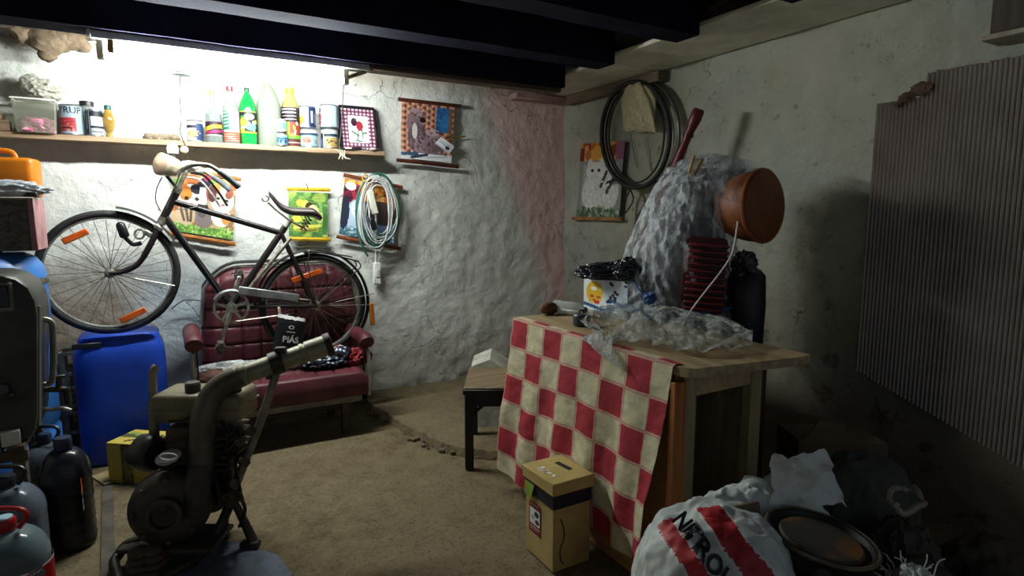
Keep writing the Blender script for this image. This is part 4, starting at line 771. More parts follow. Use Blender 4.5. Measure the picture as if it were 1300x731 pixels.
dn = lambda u0, v0, su: (lambda x, y: pf(u0 + x * su, v0 - y * su * (TR - TL).length / (BL - TL).length, -1) + Vector((0, -.003, 0)))
writing('lettering', 'PIÁS', .36, dn(.52, .60, .9), WT, t, .9, .012)
obj('emblem', MB().add([pf(.5 + .1 * math.cos(a) * k_, .28 + .05 * math.sin(a) * k_, -1) + Vector((0, -.003, 0)) for k_ in (1, .6) for a in np.linspace(0, 6.283, 17)[:-1]], [[i, (i + 1) % 16, 16 + (i + 1) % 16, 16 + i] for i in range(16)]).add([pf(u, v, -1) + Vector((0, -.003, 0)) for u, v in ((.35, .39), (.65, .39), (.65, .41), (.35, .41))], [[0, 1, 2, 3]]), WT, t)
tag(obj('wooden_peg', MB().box(bk(351, 394, -.115), (.014, .02, .075), Matrix.Rotation(-.08, 3, 'Y'), .004), M('#c9b79a', '#9d8868', .7)), 'wooden clothes peg clipping the black pouch to the bicycle', 'peg')
# ================================================================ LEFT PILE
BLU = M('#1f49b8', '#193c9c', .38, sc=4, bump=.06, bsc=20); LBL = M('#3f78c0', '#2d63ad', .35, sc=4)
# blue canister under the front wheel
a, b = pY(99, 500, 3.92), pY(214, 500, 3.92); zc = fh.z - RW - .004; cx = (a.x + b.x) / 2; wx = (b.x - a.x) / 2; t = thing('blue_canister', 'big square shouldered royal blue plastic canister under the bicycle front wheel', 'canister', (cx, 3.92, 0))
prof = [(.90, 0), (.96, .012), (.985, .05), (1, .3), (1, zc - .16), (.985, zc - .10), (.95, zc - .07), (.90, zc - .045), (.885, zc - .04), (.88, zc - .012), (.84, zc), (.001, zc)]
def cring(k, z): 
    out = []
    for i in range(48):
        an = 2 * math.pi * i / 48; q_ = (abs(math.cos(an)) ** 5 + abs(math.sin(an)) ** 5) ** -.2; out.append((cx + wx * k * q_ * math.cos(an), 3.92 + .17 * k * q_ * math.sin(an), z))
    return out
vs = []; fs = []
for k, z in prof: vs += cring(k, z)
for j in range(len(prof) - 1):
    for i in range(48): fs.append([j * 48 + i, j * 48 + (i + 1) % 48, (j + 1) * 48 + (i + 1) % 48, (j + 1) * 48 + i])
fs.append(list(range(48))[::-1]); obj('body', MB().add(vs, fs), BLU, t, ang=50)
obj('handle', MB().tube(spline([(cx - wx * .75, 3.80, zc - .02), (cx - wx * .6, 3.78, zc + .0), (cx, 3.77, zc + .003), (cx + wx * .6, 3.78, zc), (cx + wx * .75, 3.80, zc - .02)], 6), .015, 8), BLU, t)
obj('strap', MB().box2((cx - wx * .95, 3.76, zc - .05), (cx - wx * .35, 3.775, zc - .02), .004), M('#171a24', None, .5), t)
# milk crate behind
a, b = pY(76, 447, 4.08), pY(101, 500, 4.08); zt = a.z; t = thing('milk_crate', 'grey lattice plastic crate against the wall between the blue drum and blue canister', 'crate', (a.x + .1, 4.12, 0))
GR = M('#8b8f8c', '#6a6d69', .6); x0_, x1_ = a.x, a.x + .3
for yy in (4.05, 4.19):
    mb = MB(); 
    for k in range(6): z = .01 + (zt - .02) * k / 5; mb.box2((x0_, yy - .006, z - .009), (x1_, yy + .006, z + .009))
    for k in range(6): x = x0_ + .01 + (x1_ - x0_ - .02) * k / 5; mb.box2((x - .008, yy - .007, 0), (x + .008, yy + .007, zt))
    obj('lattice_side', mb, GR, t)
obj('base', MB().box2((x0_, 4.05, 0), (x1_, 4.19, .012)), GR, t)
for x in (x0_, x1_): obj('end_panel', MB().box2((x - .006, 4.05, 0), (x + .006, 4.19, zt)), GR, t)
# blue drum, box on top, sheet, orange can
dr = pD(66, 400, 2.78) - RT * .345; dtop = pD(60, 322, 2.72).z; dr = Vector((dr.x, dr.y, 0)); t = thing('blue_drum', 'tall bright blue plastic drum at the left edge behind the dark tank', 'drum', dr); T = Matrix.Translation(dr)
obj('body', MB().lathe([(.25, 0), (.262, .01), (.268, .04), (.27, .3), (.262, .31), (.262, .34), (.27, .35), (.27, .70), (.262, .71), (.262, .74), (.27, .75), (.27, dtop - .12), (.262, dtop - .07), (.235, dtop - .025), (.2, dtop - .005), (.19, dtop), (.001, dtop)], 48, T), LBL, t)
obj('lid_band', MB().lathe([(.272, dtop - .15), (.276, dtop - .145), (.276, dtop - .125), (.272, dtop - .12)], 40, T, caps=False), M('#30343a', '#8a7c58', .5, sc=30), t)
obj('bung', MB().cyl(dr + Vector((.1, -.08, dtop - .005)), dr + Vector((.1, -.08, dtop + .012)), .03, n=16), M('#1c2a55', None, .5), t)
e = pD(42, 290, 2.72); bt = dtop + .013; top = pD(42, 252, 2.72).z
t = thing('foam_box', 'dark grey rough box with a pinkish wooden side standing on top of the blue drum', 'box', (e.x - .2, e.y + .12, bt))
obj('body', MB().box2((e.x - .5, e.y, bt), (e.x - .012, e.y + .26, top - .006), .004), M('#6f6a62', '#4d4943', .95, sc=40, bump=.8, bsc=90), t)
obj('side_board', MB().box2((e.x - .012, e.y - .006, bt), (e.x + .012, e.y + .27, top), .003), M('#b8898a', '#95696a', .7, sc=8), t)
obj('top_board', MB().box2((e.x - .5, e.y - .006, top - .006), (e.x + .012, e.y + .27, top + .006), .003), M('#a59f93', '#837c70', .8), t)
tag(obj('plastic_sheet', MB().lump((e.x - .16, e.y + .08, top + .04), (.2, .075, .045), 5, .3, 1.8, 5, floor=top + .007, sharp=True), film('grey_sheet', '#b9bfc2', .7, .3, 10), ang=180), 'crumpled grey plastic sheet on the pinkish box in front of the orange can', 'sheet')
oc = pD(47, 222, 2.93); oz = top + .007; oh = pD(40, 201, 2.93).z; t = thing('orange_can', 'orange plastic jerry can on top of the pile at the left edge', 'can', (oc.x - .13, oc.y + .05, oz))
obj('body', MB().box((oc.x - .13, oc.y + .05, (oz + oh) / 2), (.27, .13, oh - oz), rotz(-.2), .025, 3), M('#e0801a', '#c96c10', .4, sc=5), t)
obj('handle', MB().tube(spline([(oc.x - .22, oc.y + .05, oh - .01), (oc.x - .2, oc.y + .05, oh + .03), (oc.x - .1, oc.y + .04, oh + .03), (oc.x - .08, oc.y + .04, oh - .01)], 5), .012, 8), M('#e0801a', None, .4), t)
tag(obj('black_clip', MB().box((e.x + .0, e.y + .03, top + .0185), (.055, .03, .022), rotz(-.3), .004), BLACKP), 'small black block on the edge of the pinkish box', 'block')
# dark tank on slatted stand (square to the room)
YT = 2.98; AY = Vector((0, 1, 0)); AX = Vector((1, 0, 0)); tz = pY(30, 559, YT).z
OUT = [(45, 546), (48, 530), (48, 400), (45, 380), (36, 363), (20, 352), (0, 347), (-40, 346), (-60, 355), (-70, 378), (-70, 540), (-64, 556), (-50, 561), (30, 561), (40, 556)]
pts = [pY(x, y, YT) for x, y in OUT]; tk = thing('dark_tank', 'dark rounded sheet metal sprayer tank at the left edge before the blue drum', 'tank', pY(-15, 561, YT))
vs = []; fs = []; n_ = len(pts); lay = [(0, .86), (.012, .95), (.035, 1), (.26, 1), (.285, .95), (.295, .86)]; cen = sum(pts, Vector()) / n_
for d, k in lay: vs += [cen + (p - cen) * (1 - (1 - k) * .22) + AY * d for p in pts]
for j in range(len(lay) - 1):
    for i in range(n_): fs.append([j * n_ + i, j * n_ + (i + 1) % n_, (j + 1) * n_ + (i + 1) % n_, (j + 1) * n_ + i])
fs += [list(range(n_)), [(len(lay) - 1) * n_ + i for i in range(n_)][::-1]]
obj('shell', MB().add(vs, fs), M('#4a4a42', '#2c2d29', .4, .3, sc=4, bump=.1), tk, ang=50)
Rt = rotz(-YAW); I3 = Matrix.Identity(3)
def pT(x, y, d=0.0): return pY(x, y, YT + d)
obj('gauge_frame', MB().box(pT(0, 377, -.004), (.085, .012, .115), I3, .006), M('#7d7b6c', '#5b5a4e', .5), tk); obj('gauge_glass', MB().box(pT(-1, 377, -.010), (.06, .008, .085), I3, .004), M('#15171a', None, .15), tk)
obj('side_handle', MB().tube(spline([pT(54, 405, .15), pT(64, 408, .15), pT(67, 420, .15), pT(67, 475, .15), pT(63, 486, .15), pT(54, 488, .15)], 6), .012, 8), M('#8a867a', '#57544a', .4, .4), tk)
obj('edge_trim', MB().tube([pT(50, 388, .03), pT(50, 420, .03), pT(50, 540, .03)], .007, 6), M('#9a968a', None, .5), tk)
obj('tap', MB().cyl(pT(56, 494, .17), pT(84, 494, .17), .013, n=10).cyl(pT(74, 494, .17), pT(74, 480, .17), .01, n=8).box(pT(74, 478, .17), (.05, .012, .013), I3, .003).cyl(pT(84, 492, .17), pT(87, 512, .17), .014, n=10), M('#4a4740', '#2a2825', .45, .6), tk)
obj('pipe', MB().tube(spline([pT(54, 518, .15), pT(66, 520, .15), pT(78, 518, .15), pT(90, 521, .15)], 6), .009, 8), M('#a8a498', '#6b675d', .4, .5), tk)
obj('front_valve', MB().cyl(pT(3, 495, -.03), pT(3, 495, .03), .02, n=12).box(pT(6, 503, -.035), (.055, .012, .014), I3, .004), M('#3b3935', '#55524a', .4, .5), tk)
st = thing('slatted_stand', 'low stand of worn wooden slats carrying the dark tank', 'stand', pz(-10, 640, 0)); WS = M('#6d5c48', '#43362a', .8, sc=12)
sx1 = pY(36, 565, YT - .02).x; sx0 = sx1 - .62; sy0 = YT - .05; sy1 = YT + .32
for k in range(9): x = sx0 + .035 + k * .0686; obj('slat', MB().box2((x - .028, sy0, tz - .026), (x + .028, sy1, tz - .003), .003), WS, st)
for x in (sx0 + .03, sx1 - .03):
    for y in (sy0 + .03, sy1 - .03): obj('post', MB().box2((x - .022, y - .022, 0), (x + .022, y + .022, tz - .07), .003), WS, st)
for y in (sy0 + .025, sy1 - .025): obj('rail', MB().box2((sx0, y - .012, tz - .07), (sx1, y + .012, tz - .026), .003), WS, st)
tag(obj('white_carton', MB().box((sx1 - .05, sy0 + .022, tz + .027), (.06, .03, .058), rotz(.2), .002), M('#cfd3d2', '#d8d2a8', .6)), 'tiny white carton at the front edge of the slatted stand', 'carton')
# bottles and jugs
JC = clear('jug_clear', '#7f9096', .36, .15); JG = clear('jug_grey', '#6b7480', .5, .2); DARKB = M('#17181b', '#24262b', .25, sc=6)
def floorpt(x, y): return pz(x, y, 0)
def jug(name, lab, c, R, h, body, cap, hand, wave=0.0, neck=.24):
    t = thing(name, lab, 'jug', c); T = Matrix.Translation(c); pr = [(.92 * R, 0), (R * .98, .012)]
    for k in range(19): z = .03 + (h * .64 - .03) * k / 18; pr.append((R * (1 - wave * (k % 3 == 1)), z))
    for k in range(1, 9): a = k / 8; pr.append((R * (1 - (1 - neck) * (a ** 1.6)), h * (.64 + .25 * math.sin(a * 1.57))))
    pr += [(R * neck, h * .93)]
    obj('body', MB().lathe([(.001, 0)] + pr, 28, T, caps=False, sq=2.6), body, t)
    cp = obj('cap', MB().lathe([(R * neck * 1.15, h * .90), (R * neck * 1.2, h * .905), (R * neck * 1.2, h * .985), (R * neck * 1.05, h), (.001, h)], 20, T), cap, t)
    if hand:
        f = -FLAT; mb = MB(); r2 = R * .42
        mb.tube(spline([c + RT * -r2 + Vector((0, 0, h * .92)), c + RT * -r2 * 1.15 + Vector((0, 0, h * 1.03)), c + RT * -r2 * .5 + Vector((0, 0, h * 1.08)), c + RT * r2 * 1.2 + Vector((0, 0, h * 1.08)), c + RT * r2 * 1.6 + Vector((0, 0, h * 1.02)), c + RT * r2 + Vector((0, 0, h * .92))], 6), .008, 8)
        obj('handle', mb, hand, t)
    return t
RD = M('#b5181c', '#8e1216', .4)
c = pD(8, 690, 1.92); c.z = 0; j1 = jug('water_jug', 'clear water jug with red cap, handle and label in the lower left corner', c, .11, .385, JC, RD, RD, .015)
im = Img(60, 24, '#a3141a').rect(0, 0, 1, .08, '#e9dada').rect(0, .92, 1, 1, '#d8c0c0').grain(.15)
printed('label_band', im, around(c, .116, 1.7, .135, .232), prnt(.4), j1); writing('lettering', 'FORTE', .036, onc(c, .1175, .28, .207), M('#e8e2de', None, .5), j1)
obj('cap_disc', MB().cyl(c + Vector((0, 0, .385)), c + Vector((0, 0, .389)), .024, n=16), M('#9fc2cf', None, .4), j1)
c = pD(10, 640, 2.2); c.z = 0; jug('water_jug', 'grey tinted jug with a dark cap and carry handle behind the red capped jug', c, .11, .40, JG, M('#23252e', None, .4), M('#1b1c22', None, .4), .01)
c = floorpt(78, 700); jug('dark_bottle', 'tall black ribbed plastic bottle with dark blue cap on the floor at the left', c + FLAT * .06, .088, .455, DARKB, M('#2a3048', None, .4), None, .04, .3)
q_ = c + FLAT * .06; im = Img(10, 26, '#20242a').rect(0, 0, 1, .45, '#d8582a').rect(0, .3, 1, .5, '#e8a84a').rect(0, .6, 1, .95, '#8d96a0'); 
printed('dark_bottle_label', im, lambda u, v: q_ + (RT * math.cos(.38 + .3 * u - .2) - FLAT * math.sin(.38 + .3 * (1 - u) - .2) * 1.0) * .092 + Vector((0, 0, .30 - .14 * v)), prnt(.4), bpy.data.objects['dark_bottle']).name = 'paper_label'
c = pD(60, 600, 2.62); c.z = 0; jug('water_jug', 'clear grey jug with a dark blue cap standing behind the tall black bottle', c, .10, .40, JG, M('#27304a', None, .4), M('#2a3350', None, .4), .01)
# yellow carton and loose cardboard
a = floorpt(139, 612); b = floorpt(190, 616); w_ = b - a; w_.z = 0; hh = pD(140, 560, (a - O).dot(FW)).z
t = thing('yellow_carton', 'small yellow cardboard box with a dark tape stripe before the blue canister', 'carton', a + w_ / 2); fx = w_.normalized(); fy = Vector((-fx.y, fx.x, 0)); L_ = w_.length * 1.12; D_ = .19
def bx(u, d, z): return a + fx * (u * L_) + fy * (d * D_) + Vector((0, 0, z))
im = Img(36, 30, '#b9a138').rect(.3, 0, .55, 1, '#55521f').rect(.36, .1, .5, .9, '#6d6a2a').blots(10, ['#8a7a28', '#3e3c18'], .05, (.32, 0, .54, 1), 3).grain(.12)
printed('front_panel', im, lambda u, v: bx(u, 0, hh * (1 - v)), prnt(.7), t)
obj('carton_body', MB().add([bx(0, .01, 0), bx(1, .01, 0), bx(1, 1, 0), bx(0, 1, 0), bx(0, .01, hh), bx(1, .01, hh), bx(1, 1, hh), bx(0, 1, hh)], [[3, 2, 1, 0], [0, 1, 5, 4], [1, 2, 6, 5], [2, 3, 7, 6], [3, 0, 4, 7]]), M('#b39a3a', '#8f7a2c', .75), t)
im = Img(30, 20, '#c2ac48').rect(0, .3, 1, .55, '#4a4a1e').line(.1, .2, .9, .7, .06, '#7f9a3a').line(.3, .8, .8, .3, .05, '#2f2e16').grain(.1)
printed('top_panel', im, lambda u, v: bx(u, 1 - v, hh + .002), prnt(.7), t)
obj('flap', MB().add([bx(0, 0, hh), bx(1, 0, hh), bx(1.02, -.2, hh - .012), bx(-.02, -.2, hh - .012)], [[0, 1, 2, 3]]), M('#c4ae4c', None, .7), t) if False else None
P4 = [floorpt(x, y) for x, y in ((116, 606), (142, 597), (150, 612), (133, 617))]
tag(obj('cardboard_scrap', MB().add([p + Vector((0, 0, z)) for z in (.002, .008) for p in P4], [[3, 2, 1, 0], [4, 5, 6, 7]] + [[i, (i + 1) % 4, 4 + (i + 1) % 4, 4 + i] for i in range(4)]), M('#a08a62', '#7d6a48', .8)), 'flat scrap of cardboard on the floor beside the yellow box', 'cardboard')
# ================================================================ MOTOR PUMP
IR = M('#544d45', '#332d29', .55, .4, sc=9, bump=.35, bsc=40); PIPE = M('#8f8a72', '#6d6852', .45, .2, sc=6, bump=.08); RST = M('#5d4f42', '#3a3129', .65, .3, sc=20, bump=.4)
pump = thing('motor_pump', 'rusty engine driven water pump with a thick bent outlet pipe on a tube skid', 'pump', pz(235, 715, 0))
va = (-FLAT * .95 + RT * .30 + Vector((0, 0, .12))).normalized(); vc = pD(217, 642, 2.33)
vol = obj('volute', MB().lathe([(.001, -.07), (.11, -.07), (.138, -.05), (.147, -.01), (.142, .03), (.122, .055), (.09, .066), (.06, .07), (.055, .10), (.062, .104), (.062, .118), (.046, .12), (.042, .10), (.001, .09)], 40, axis(vc, va)), IR, pump)
q_ = vc + va * .045
for k in range(8): a = k * .785; u = axis(vc, va); obj('bolt', MB().cyl(u @ Vector((.118 * math.cos(a), .118 * math.sin(a), .05)), u @ Vector((.118 * math.cos(a), .118 * math.sin(a), .066)), .009, n=6), RST, vol)
obj('volute_outlet', MB().tube([vc + RT * .09 + Vector((0, 0, -.02)), vc + RT * .11 + Vector((0, 0, .08)), pD(256, 590, 2.36)], [.055, .05, .047], 16), IR, pump)
path = spline([pD(256, 598, 2.36), pD(256, 560, 2.36), pD(258, 530, 2.36), pD(268, 503, 2.38), pD(286, 486, 2.40), pD(308, 476, 2.42)], 6)
obj('elbow_pipe', MB().tube(path, .046, 18), M('#625b4e', '#474036', .42, .3, sc=8), pump)
pa, pb = pD(302, 478, 2.415), pD(412, 439, 2.55)
op = obj('outlet_pipe', MB().cyl(pa, pb, .0395, n=24), PIPE, pump)
def band(t0, t1, r_, m, nm, par): return obj(nm, MB().tube([pa.lerp(pb, t0), pa.lerp(pb, t0 + .003), pa.lerp(pb, t1 - .003), pa.lerp(pb, t1)], [r_ - .004, r_, r_, r_ - .004], 24), m, par)
band(-.02, .10, .0455, PIPE, 'coupling', op); band(.36, .50, .049, M('#3a352d', '#28241f', .5, .3), 'clamp', op); band(.72, .76, .044, PIPE, 'ridge', op); band(.78, 1.06, .0455, PIPE, 'end_socket', op)
ax = (pb - pa).normalized(); e = pa.lerp(pb, 1.06); obj('open_mouth', MB().lathe([(.047, -.02), (.05, -.015), (.05, .006), (.044, .008), (.036, .004), (.034, -.02), (.001, -.022)], 24, axis(e, ax)), M('#2b2823', '#191714', .6), op)
for s_ in (-1, 1): q_ = pa.lerp(pb, .43); obj('clamp_lug', MB().box(q_ + Vector((0, 0, .055 * s_)) + RT * .02 * s_, (.045, .03, .024), Rt, .004), IR, op)
tc = pD(262, 511, 2.50); tank = obj('fuel_tank', MB().box(tc, (.355, .2, .12), Rt, .022, 3), M('#857b60', '#665d47', .4, .1, sc=8, bump=.05), pump)
for px in (245, 297): q_ = pD(px, 494, 2.46); obj('filler_cap', MB().cyl(q_ + Vector((0, 0, -.012)), q_ + Vector((0, 0, .026)), .03, n=18).cyl(q_ + Vector((0, 0, .026)), q_ + Vector((0, 0, .031)), .026, n=18), M('#3d3a34', '#25231f', .5), tank)
obj('tank_seam', MB().box(tc + Vector((0, 0, .0)), (.36, .205, .006), Rt), M('#6f6750', None, .5), tank)
eb = pD(258, 565, 2.50); obj('engine_block', MB().box(eb, (.22, .2, .16), Rt, .015), IR, pump)
for k in range(6): obj('cooling_fin', MB().box(eb + Vector((0, 0, .07 - .026 * k)) + RT * .03, (.24, .23, .009), Rt, .003), RST, pump)
obj('crankcase', MB().lathe([(.001, -.1), (.09, -.1), (.1, -.08), (.1, .06), (.085, .08), (.001, .08)], 24, axis(pD(268, 615, 2.50), va)), IR, pump)
obj('carburettor', MB().box(pD(232, 548, 2.40), (.10, .07, .055), Rt, .008).cyl(pD(212, 548, 2.38), pD(240, 548, 2.4), .018, n=12), RST, pump)
af = pD(188, 575, 2.40); obj('air_filter', MB().lathe([(.001, -.05), (.05, -.05), (.066, -.035), (.07, .0), (.066, .035), (.055, .05), (.001, .05)], 24, axis(af, RT * .9 - FLAT * .3), sq=3), M('#3c3a37', '#2a2826', .35, .2), pump)
obj('white_gasket', MB().tube(ellipse(213.5, 579.5, 11, 4, lambda x, y: pD(x, y, 2.27), 28)[:-1], .0028, 6, True), M('#dedbd2', None, .5), pump)
obj('gasket_plate', MB().lathe([(.03, -.03), (.045, -.02), (.045, 0), (.02, -.006), (.001, -.01)], 20, axis(pD(213.5, 580, 2.29), Vector((0, 0, .93)) - FLAT * .36)), M('#1c1a18', None, .8), pump)
obj('exhaust_pipe', MB().tube(spline([pD(196, 558, 2.46), pD(195, 520, 2.46), pD(194, 480, 2.46), pD(195, 470, 2.46), pD(199, 465, 2.47)], 6), [.02] * 8 + [.0165] * 17, 12), M('#9d927f', '#6f6555', .5, .3, sc=14), pump)
obj('mount_plate', MB().box(pD(225, 683, 2.37), (.36, .2, .018), Rt, .004), IR, pump)
obj('bracket', MB().box(pD(225, 604, 2.36), (.09, .05, .03), Rt, .006), RST, pump); obj('bracket', MB().box(pD(290, 600, 2.46), (.05, .06, .14), Rt, .006), RST, pump)
mb = MB()
for k in range(4): x = 270 + 11 * k; mb.tube(spline([pD(x, 530 + 4 * k, 2.4), pD(x + 10 * math.sin(k), 560, 2.38), pD(x - 4, 590, 2.4), pD(x + 6, 640, 2.44)], 6), .007, 7)
mb.tube(spline([pD(215, 535, 2.39), pD(235, 532, 2.38), pD(250, 522, 2.33), pD(254, 512, 2.35)], 5), .005, 6); obj('fuel_hoses', mb, BLACKP, pump)
for px, py in ((298, 560), (312, 545), (305, 585), (225, 560), (290, 612)): obj('fitting', MB().cyl(pD(px, py, 2.42), pD(px + 6, py + 2, 2.36), .014, n=6).cyl(pD(px + 6, py + 2, 2.36), pD(px + 7, py + 2, 2.35), .019, n=6), RST, pump)
sk = M('#45403a', '#2a2622', .5, .4, sc=16, bump=.2)
D0 = lambda y: 1.35 / (.124 + .992 * (y - 365.5) / 760)
def fl_(x, y): p = pz(x, y, 0); p.z = .018; return p
obj('skid_tube', MB().tube(spline([fl_(152, 745), fl_(146, 728) + Vector((0, 0, .02)), pD(150, 705, 2.30), pD(163, 690, 2.33), pD(190, 684, 2.36), pD(235, 682, 2.38), pD(276, 681, 2.40)], 7), .019, 12), sk, pump)
obj('skid_tube', MB().tube(spline([pD(297, 628, 2.43), pD(283, 660, 2.42), pD(268, 688, 2.38), pD(247, 710, 2.31), fl_(226, 728), fl_(205, 738)], 7), .019, 12), sk, pump)
obj('skid_tube', MB().tube(spline([fl_(170, 702) + Vector((0, 0, .0)), pD(172, 690, 2.42), pD(180, 680, 2.44), pD(215, 672, 2.46)], 6), .017, 10), sk, pump)
obj('prop_rod', MB().tube([pD(352, 470, 2.47), pD(330, 537, 2.45), pD(292, 634, 2.42)], [.0155, .0165, .0185], 12), M('#8a8377', '#5f584d', .45, .5, sc=16), pump)
obj('rod_clamp', MB().tube([pD(300, 620, 2.42), pD(290, 640, 2.42)], .026, 12).tube(ellipse(295, 631, 12, 5, lambda x, y: pD(x, y, 2.40), 16)[:-1], .008, 6, True), RST, pump)
obj('strut_leg', MB().tube([pD(295, 632, 2.42), pD(310, 662, 2.44), fl_(323, 695)], [.014, .017, .02], 10).box(fl_(318, 696), (.075, .04, .03), Rt, .005), sk, pump)
obj('strut_leg', MB().tube([pD(291, 636, 2.43), pD(287, 660, 2.46), fl_(286, 684)], [.01, .011, .012], 8).box(fl_(284, 685), (.05, .03, .025), Rt, .005), sk, pump)
obj('loop_handle', MB().tube(spline([pD(296, 625, 2.40), pD(305, 632, 2.39), pD(311, 645, 2.38), pD(308, 660, 2.4), pD(304, 668, 2.42)], 6), .007, 8), sk, pump)
for k, (px, py) in enumerate(((178, 716), (196, 713))):
    q_ = pz(px, py + 16, 0); mb = MB()
    for i in range(4): mb.lump(q_ + Vector((0, 0, .02 + .026 * i)), (.05 - .005 * i, .055 - .005 * i, .018), 3, .08, 2, i + k)
    obj('ribbed_foot', mb, M('#5a4a3c', '#3a2f27', .8, sc=20), pump)
P4 = [pz(x, y, 0) for x, y in ((212, 702), (252, 690), (300, 688), (352, 706), (372, 731), (330, 760), (235, 760), (208, 735))]
tag(obj('grey_tarp', MB().add([p + Vector((0, 0, z + .004 * math.sin(i * 2.3))) for z in (.003, .006) for i, p in enumerate(P4)], [[7, 6, 5, 4, 3, 2, 1, 0], list(range(8, 16))] + [[i, (i + 1) % 8, 8 + (i + 1) % 8, 8 + i] for i in range(8)]), M('#5a6478', '#3f4856', .6, sc=14, bump=.4), ang=30), 'flat blue grey sheet on the floor under the motor pump', 'sheet')
# ================================================================ CABINET, CLOTH AND WHAT STANDS BY THEM
from mathutils.bvhtree import BVHTree
CW = wood('#b59a72', '#8a6f4c', 'Y', 3); CWX = wood('#a3906c', '#7b684a', 'Z', 3); ORW = wood('#a8672f', '#7c4520', 'Z', 4)
cab = thing('cabinet', 'old wooden kitchen cabinet with an open dark end, under the checked cloth', 'cabinet', (1.67, 1.9, 0))
obj('front_panel', MB().box2((1.445, 1.41, .0), (1.465, 2.43, .82), .003), wood('#b07f4d', '#8a5d34', 'Y', 3), cab)
obj('back_panel', MB().box2((1.86, 1.41, .03), (1.875, 2.43, .82), .003), CWX, cab)
obj('far_end_panel', MB().box2((1.465, 2.41, .0), (1.86, 2.43, .82), .003), CWX, cab)
obj('bottom_board', MB().box2((1.465, 1.43, .08), (1.86, 2.41, .1), .002), CWX, cab)
obj('shade_board', MB().box2((1.466, 1.70, .1), (1.859, 1.715, .80), .002), M('#120f0c', '#0c0a08', .95), cab)  # near-black board put in for the shade inside the open end
obj('end_post', MB().box2((1.462, 1.385, 0), (1.522, 1.43, .82), .005), CWX, cab)
obj('end_post', MB().box2((1.80, 1.385, 0), (1.858, 1.43, .82), .005), CWX, cab)
obj('end_rail', MB().box2((1.52, 1.39, .735), (1.80, 1.425, .82), .004), CW, cab)
obj('end_rail', MB().box2((1.52, 1.39, .02), (1.80, 1.425, .09), .004), CW, cab)
obj('corner_board', MB().box2((1.408, 1.372, 0), (1.460, 1.404, .80), .004), ORW, cab)
def topf():
    out = [(1.425, 2.46), (1.425, 1.37), (1.435, 1.345), (1.46, 1.332), (1.90, 1.262), (1.955, 1.27), (1.96, 2.46)]; mb = MB(); n_ = len(out)
    vs = [(x, y, z) for z in (.822, .827, .848, .853) for x, y in out]; k = [(0.996), 1, 1, .996]
    return mb.add(vs, [list(range(n_)), [3 * n_ + i for i in range(n_)][::-1]] + [[j * n_ + i, (j + 1) * n_ + i, (j + 1) * n_ + (i + 1) % n_, j * n_ + (i + 1) % n_] for j in range(3) for i in range(n_)])
obj('top', topf(), wood('#b39b74', '#7f6746', 'Y', 3), cab, ang=30)
# checked cloth
NC, NR, S_ = 7.65, 6.0, .1345
def clothf(u, v):
    y = 2.432 - 1.04 * u + .012 * math.sin(v * 3); L_ = .80 + .02 * math.sin(u * 9) - .05 * u; s_ = v * L_
    if s_ < .035: return (1.458 - s_, y, .857 + .002 * noise.noise(Vector((y * 30, 0, 0))))
    d = s_ - .035; z = .855 - d; k = min(1, d / .5); fold = .010 * math.sin(u * 31 + v * 2) * k + .008 * math.sin(u * 13 + 1) * k + .004 * fbm(u * 9, v * 9)
    y += (.075 * (1 - u) ** 2 - .012 * u ** 4 + (.10 * u ** 6)) * k * (d / .77)
    return (1.412 - .018 * k - max(fold, -.012) - .02 * (d / .8), y, z)
im = Img(168, 132, '#cfc6a4'); im.a[:] = 0
for j in range(132):
    for i in range(168):
        cu = (i + .5) / 168 * NC; cv = (j + .5) / 132 * NR - .27; a, b = cu % 1, cv % 1; red = (int(cu) + int(math.floor(cv))) % 2 == 0
        c_ = '#a02532' if red else '#c9bf9c'
        if min(a, 1 - a) < .035 or min(b, 1 - b) < .035: c_ = '#c9a08a' if red else '#b98a78'
        im.a[j, i] = lin(c_)
W_ = np.array([[.5 + .5 * fbm(i * .11, j * .11, 3) for i in range(168)] for j in range(132)])[..., None]; im.a *= .66 + .46 * W_; im.grain(.14)
cl = printed('checked_cloth', im, clothf, prnt(.9), None); tag(cl, 'red and cream checked cloth hanging over the front of the wooden cabinet', 'cloth')
# cardboard box with lid
bx0, by0, bx1_, by1 = 1.185, 1.745, 1.365, 1.955; bh = .355; CBD = M('#b59a62', '#9a8050', .8, sc=7)
t = thing('lidded_box', 'tall yellowish cardboard box with a slotted lid before the checked cloth', 'box', ((bx0 + bx1_) / 2, (by0 + by1) / 2, 0))
obj('body', MB().box2((bx0 + .004, by0 + .004, 0), (bx1_ - .004, by1 - .004, bh - .05), .004), CBD, t)
obj('liner', MB().box2((bx0 + .007, by0 + .007, bh - .12), (bx1_ - .007, by1 - .007, bh - .05), .003).box2((bx0 + .001, by0 + .001, bh - .105), (bx1_ - .001, by1 - .001, bh - .045), .003), M('#1b1a2a', '#141320', .5), t)
obj('lid', MB().box2((bx0 - .006, by0 - .006, bh - .048), (bx1_ + .006, by1 + .006, bh + .002), .004), M('#b8a162', '#a68e52', .75, sc=6), t)
obj('slot', MB().box(((bx0 + bx1_) / 2 + .035, (by0 + by1) / 2 + .01, bh + .002), (.022, .085, .003), rotz(.12), .001), M('#15130f', None, .8), t)
mb = MB()
for k in range(7): mb.box(((bx0 + bx1_) / 2 - .045 + random.uniform(-.02, .02), (by0 + by1) / 2 + random.uniform(-.05, .05), bh + .003), (.02, .012, .002), rotz(random.uniform(0, 3)))
obj('torn_paper', mb, M('#e6e0cd', None, .8), t, kind='stuff')
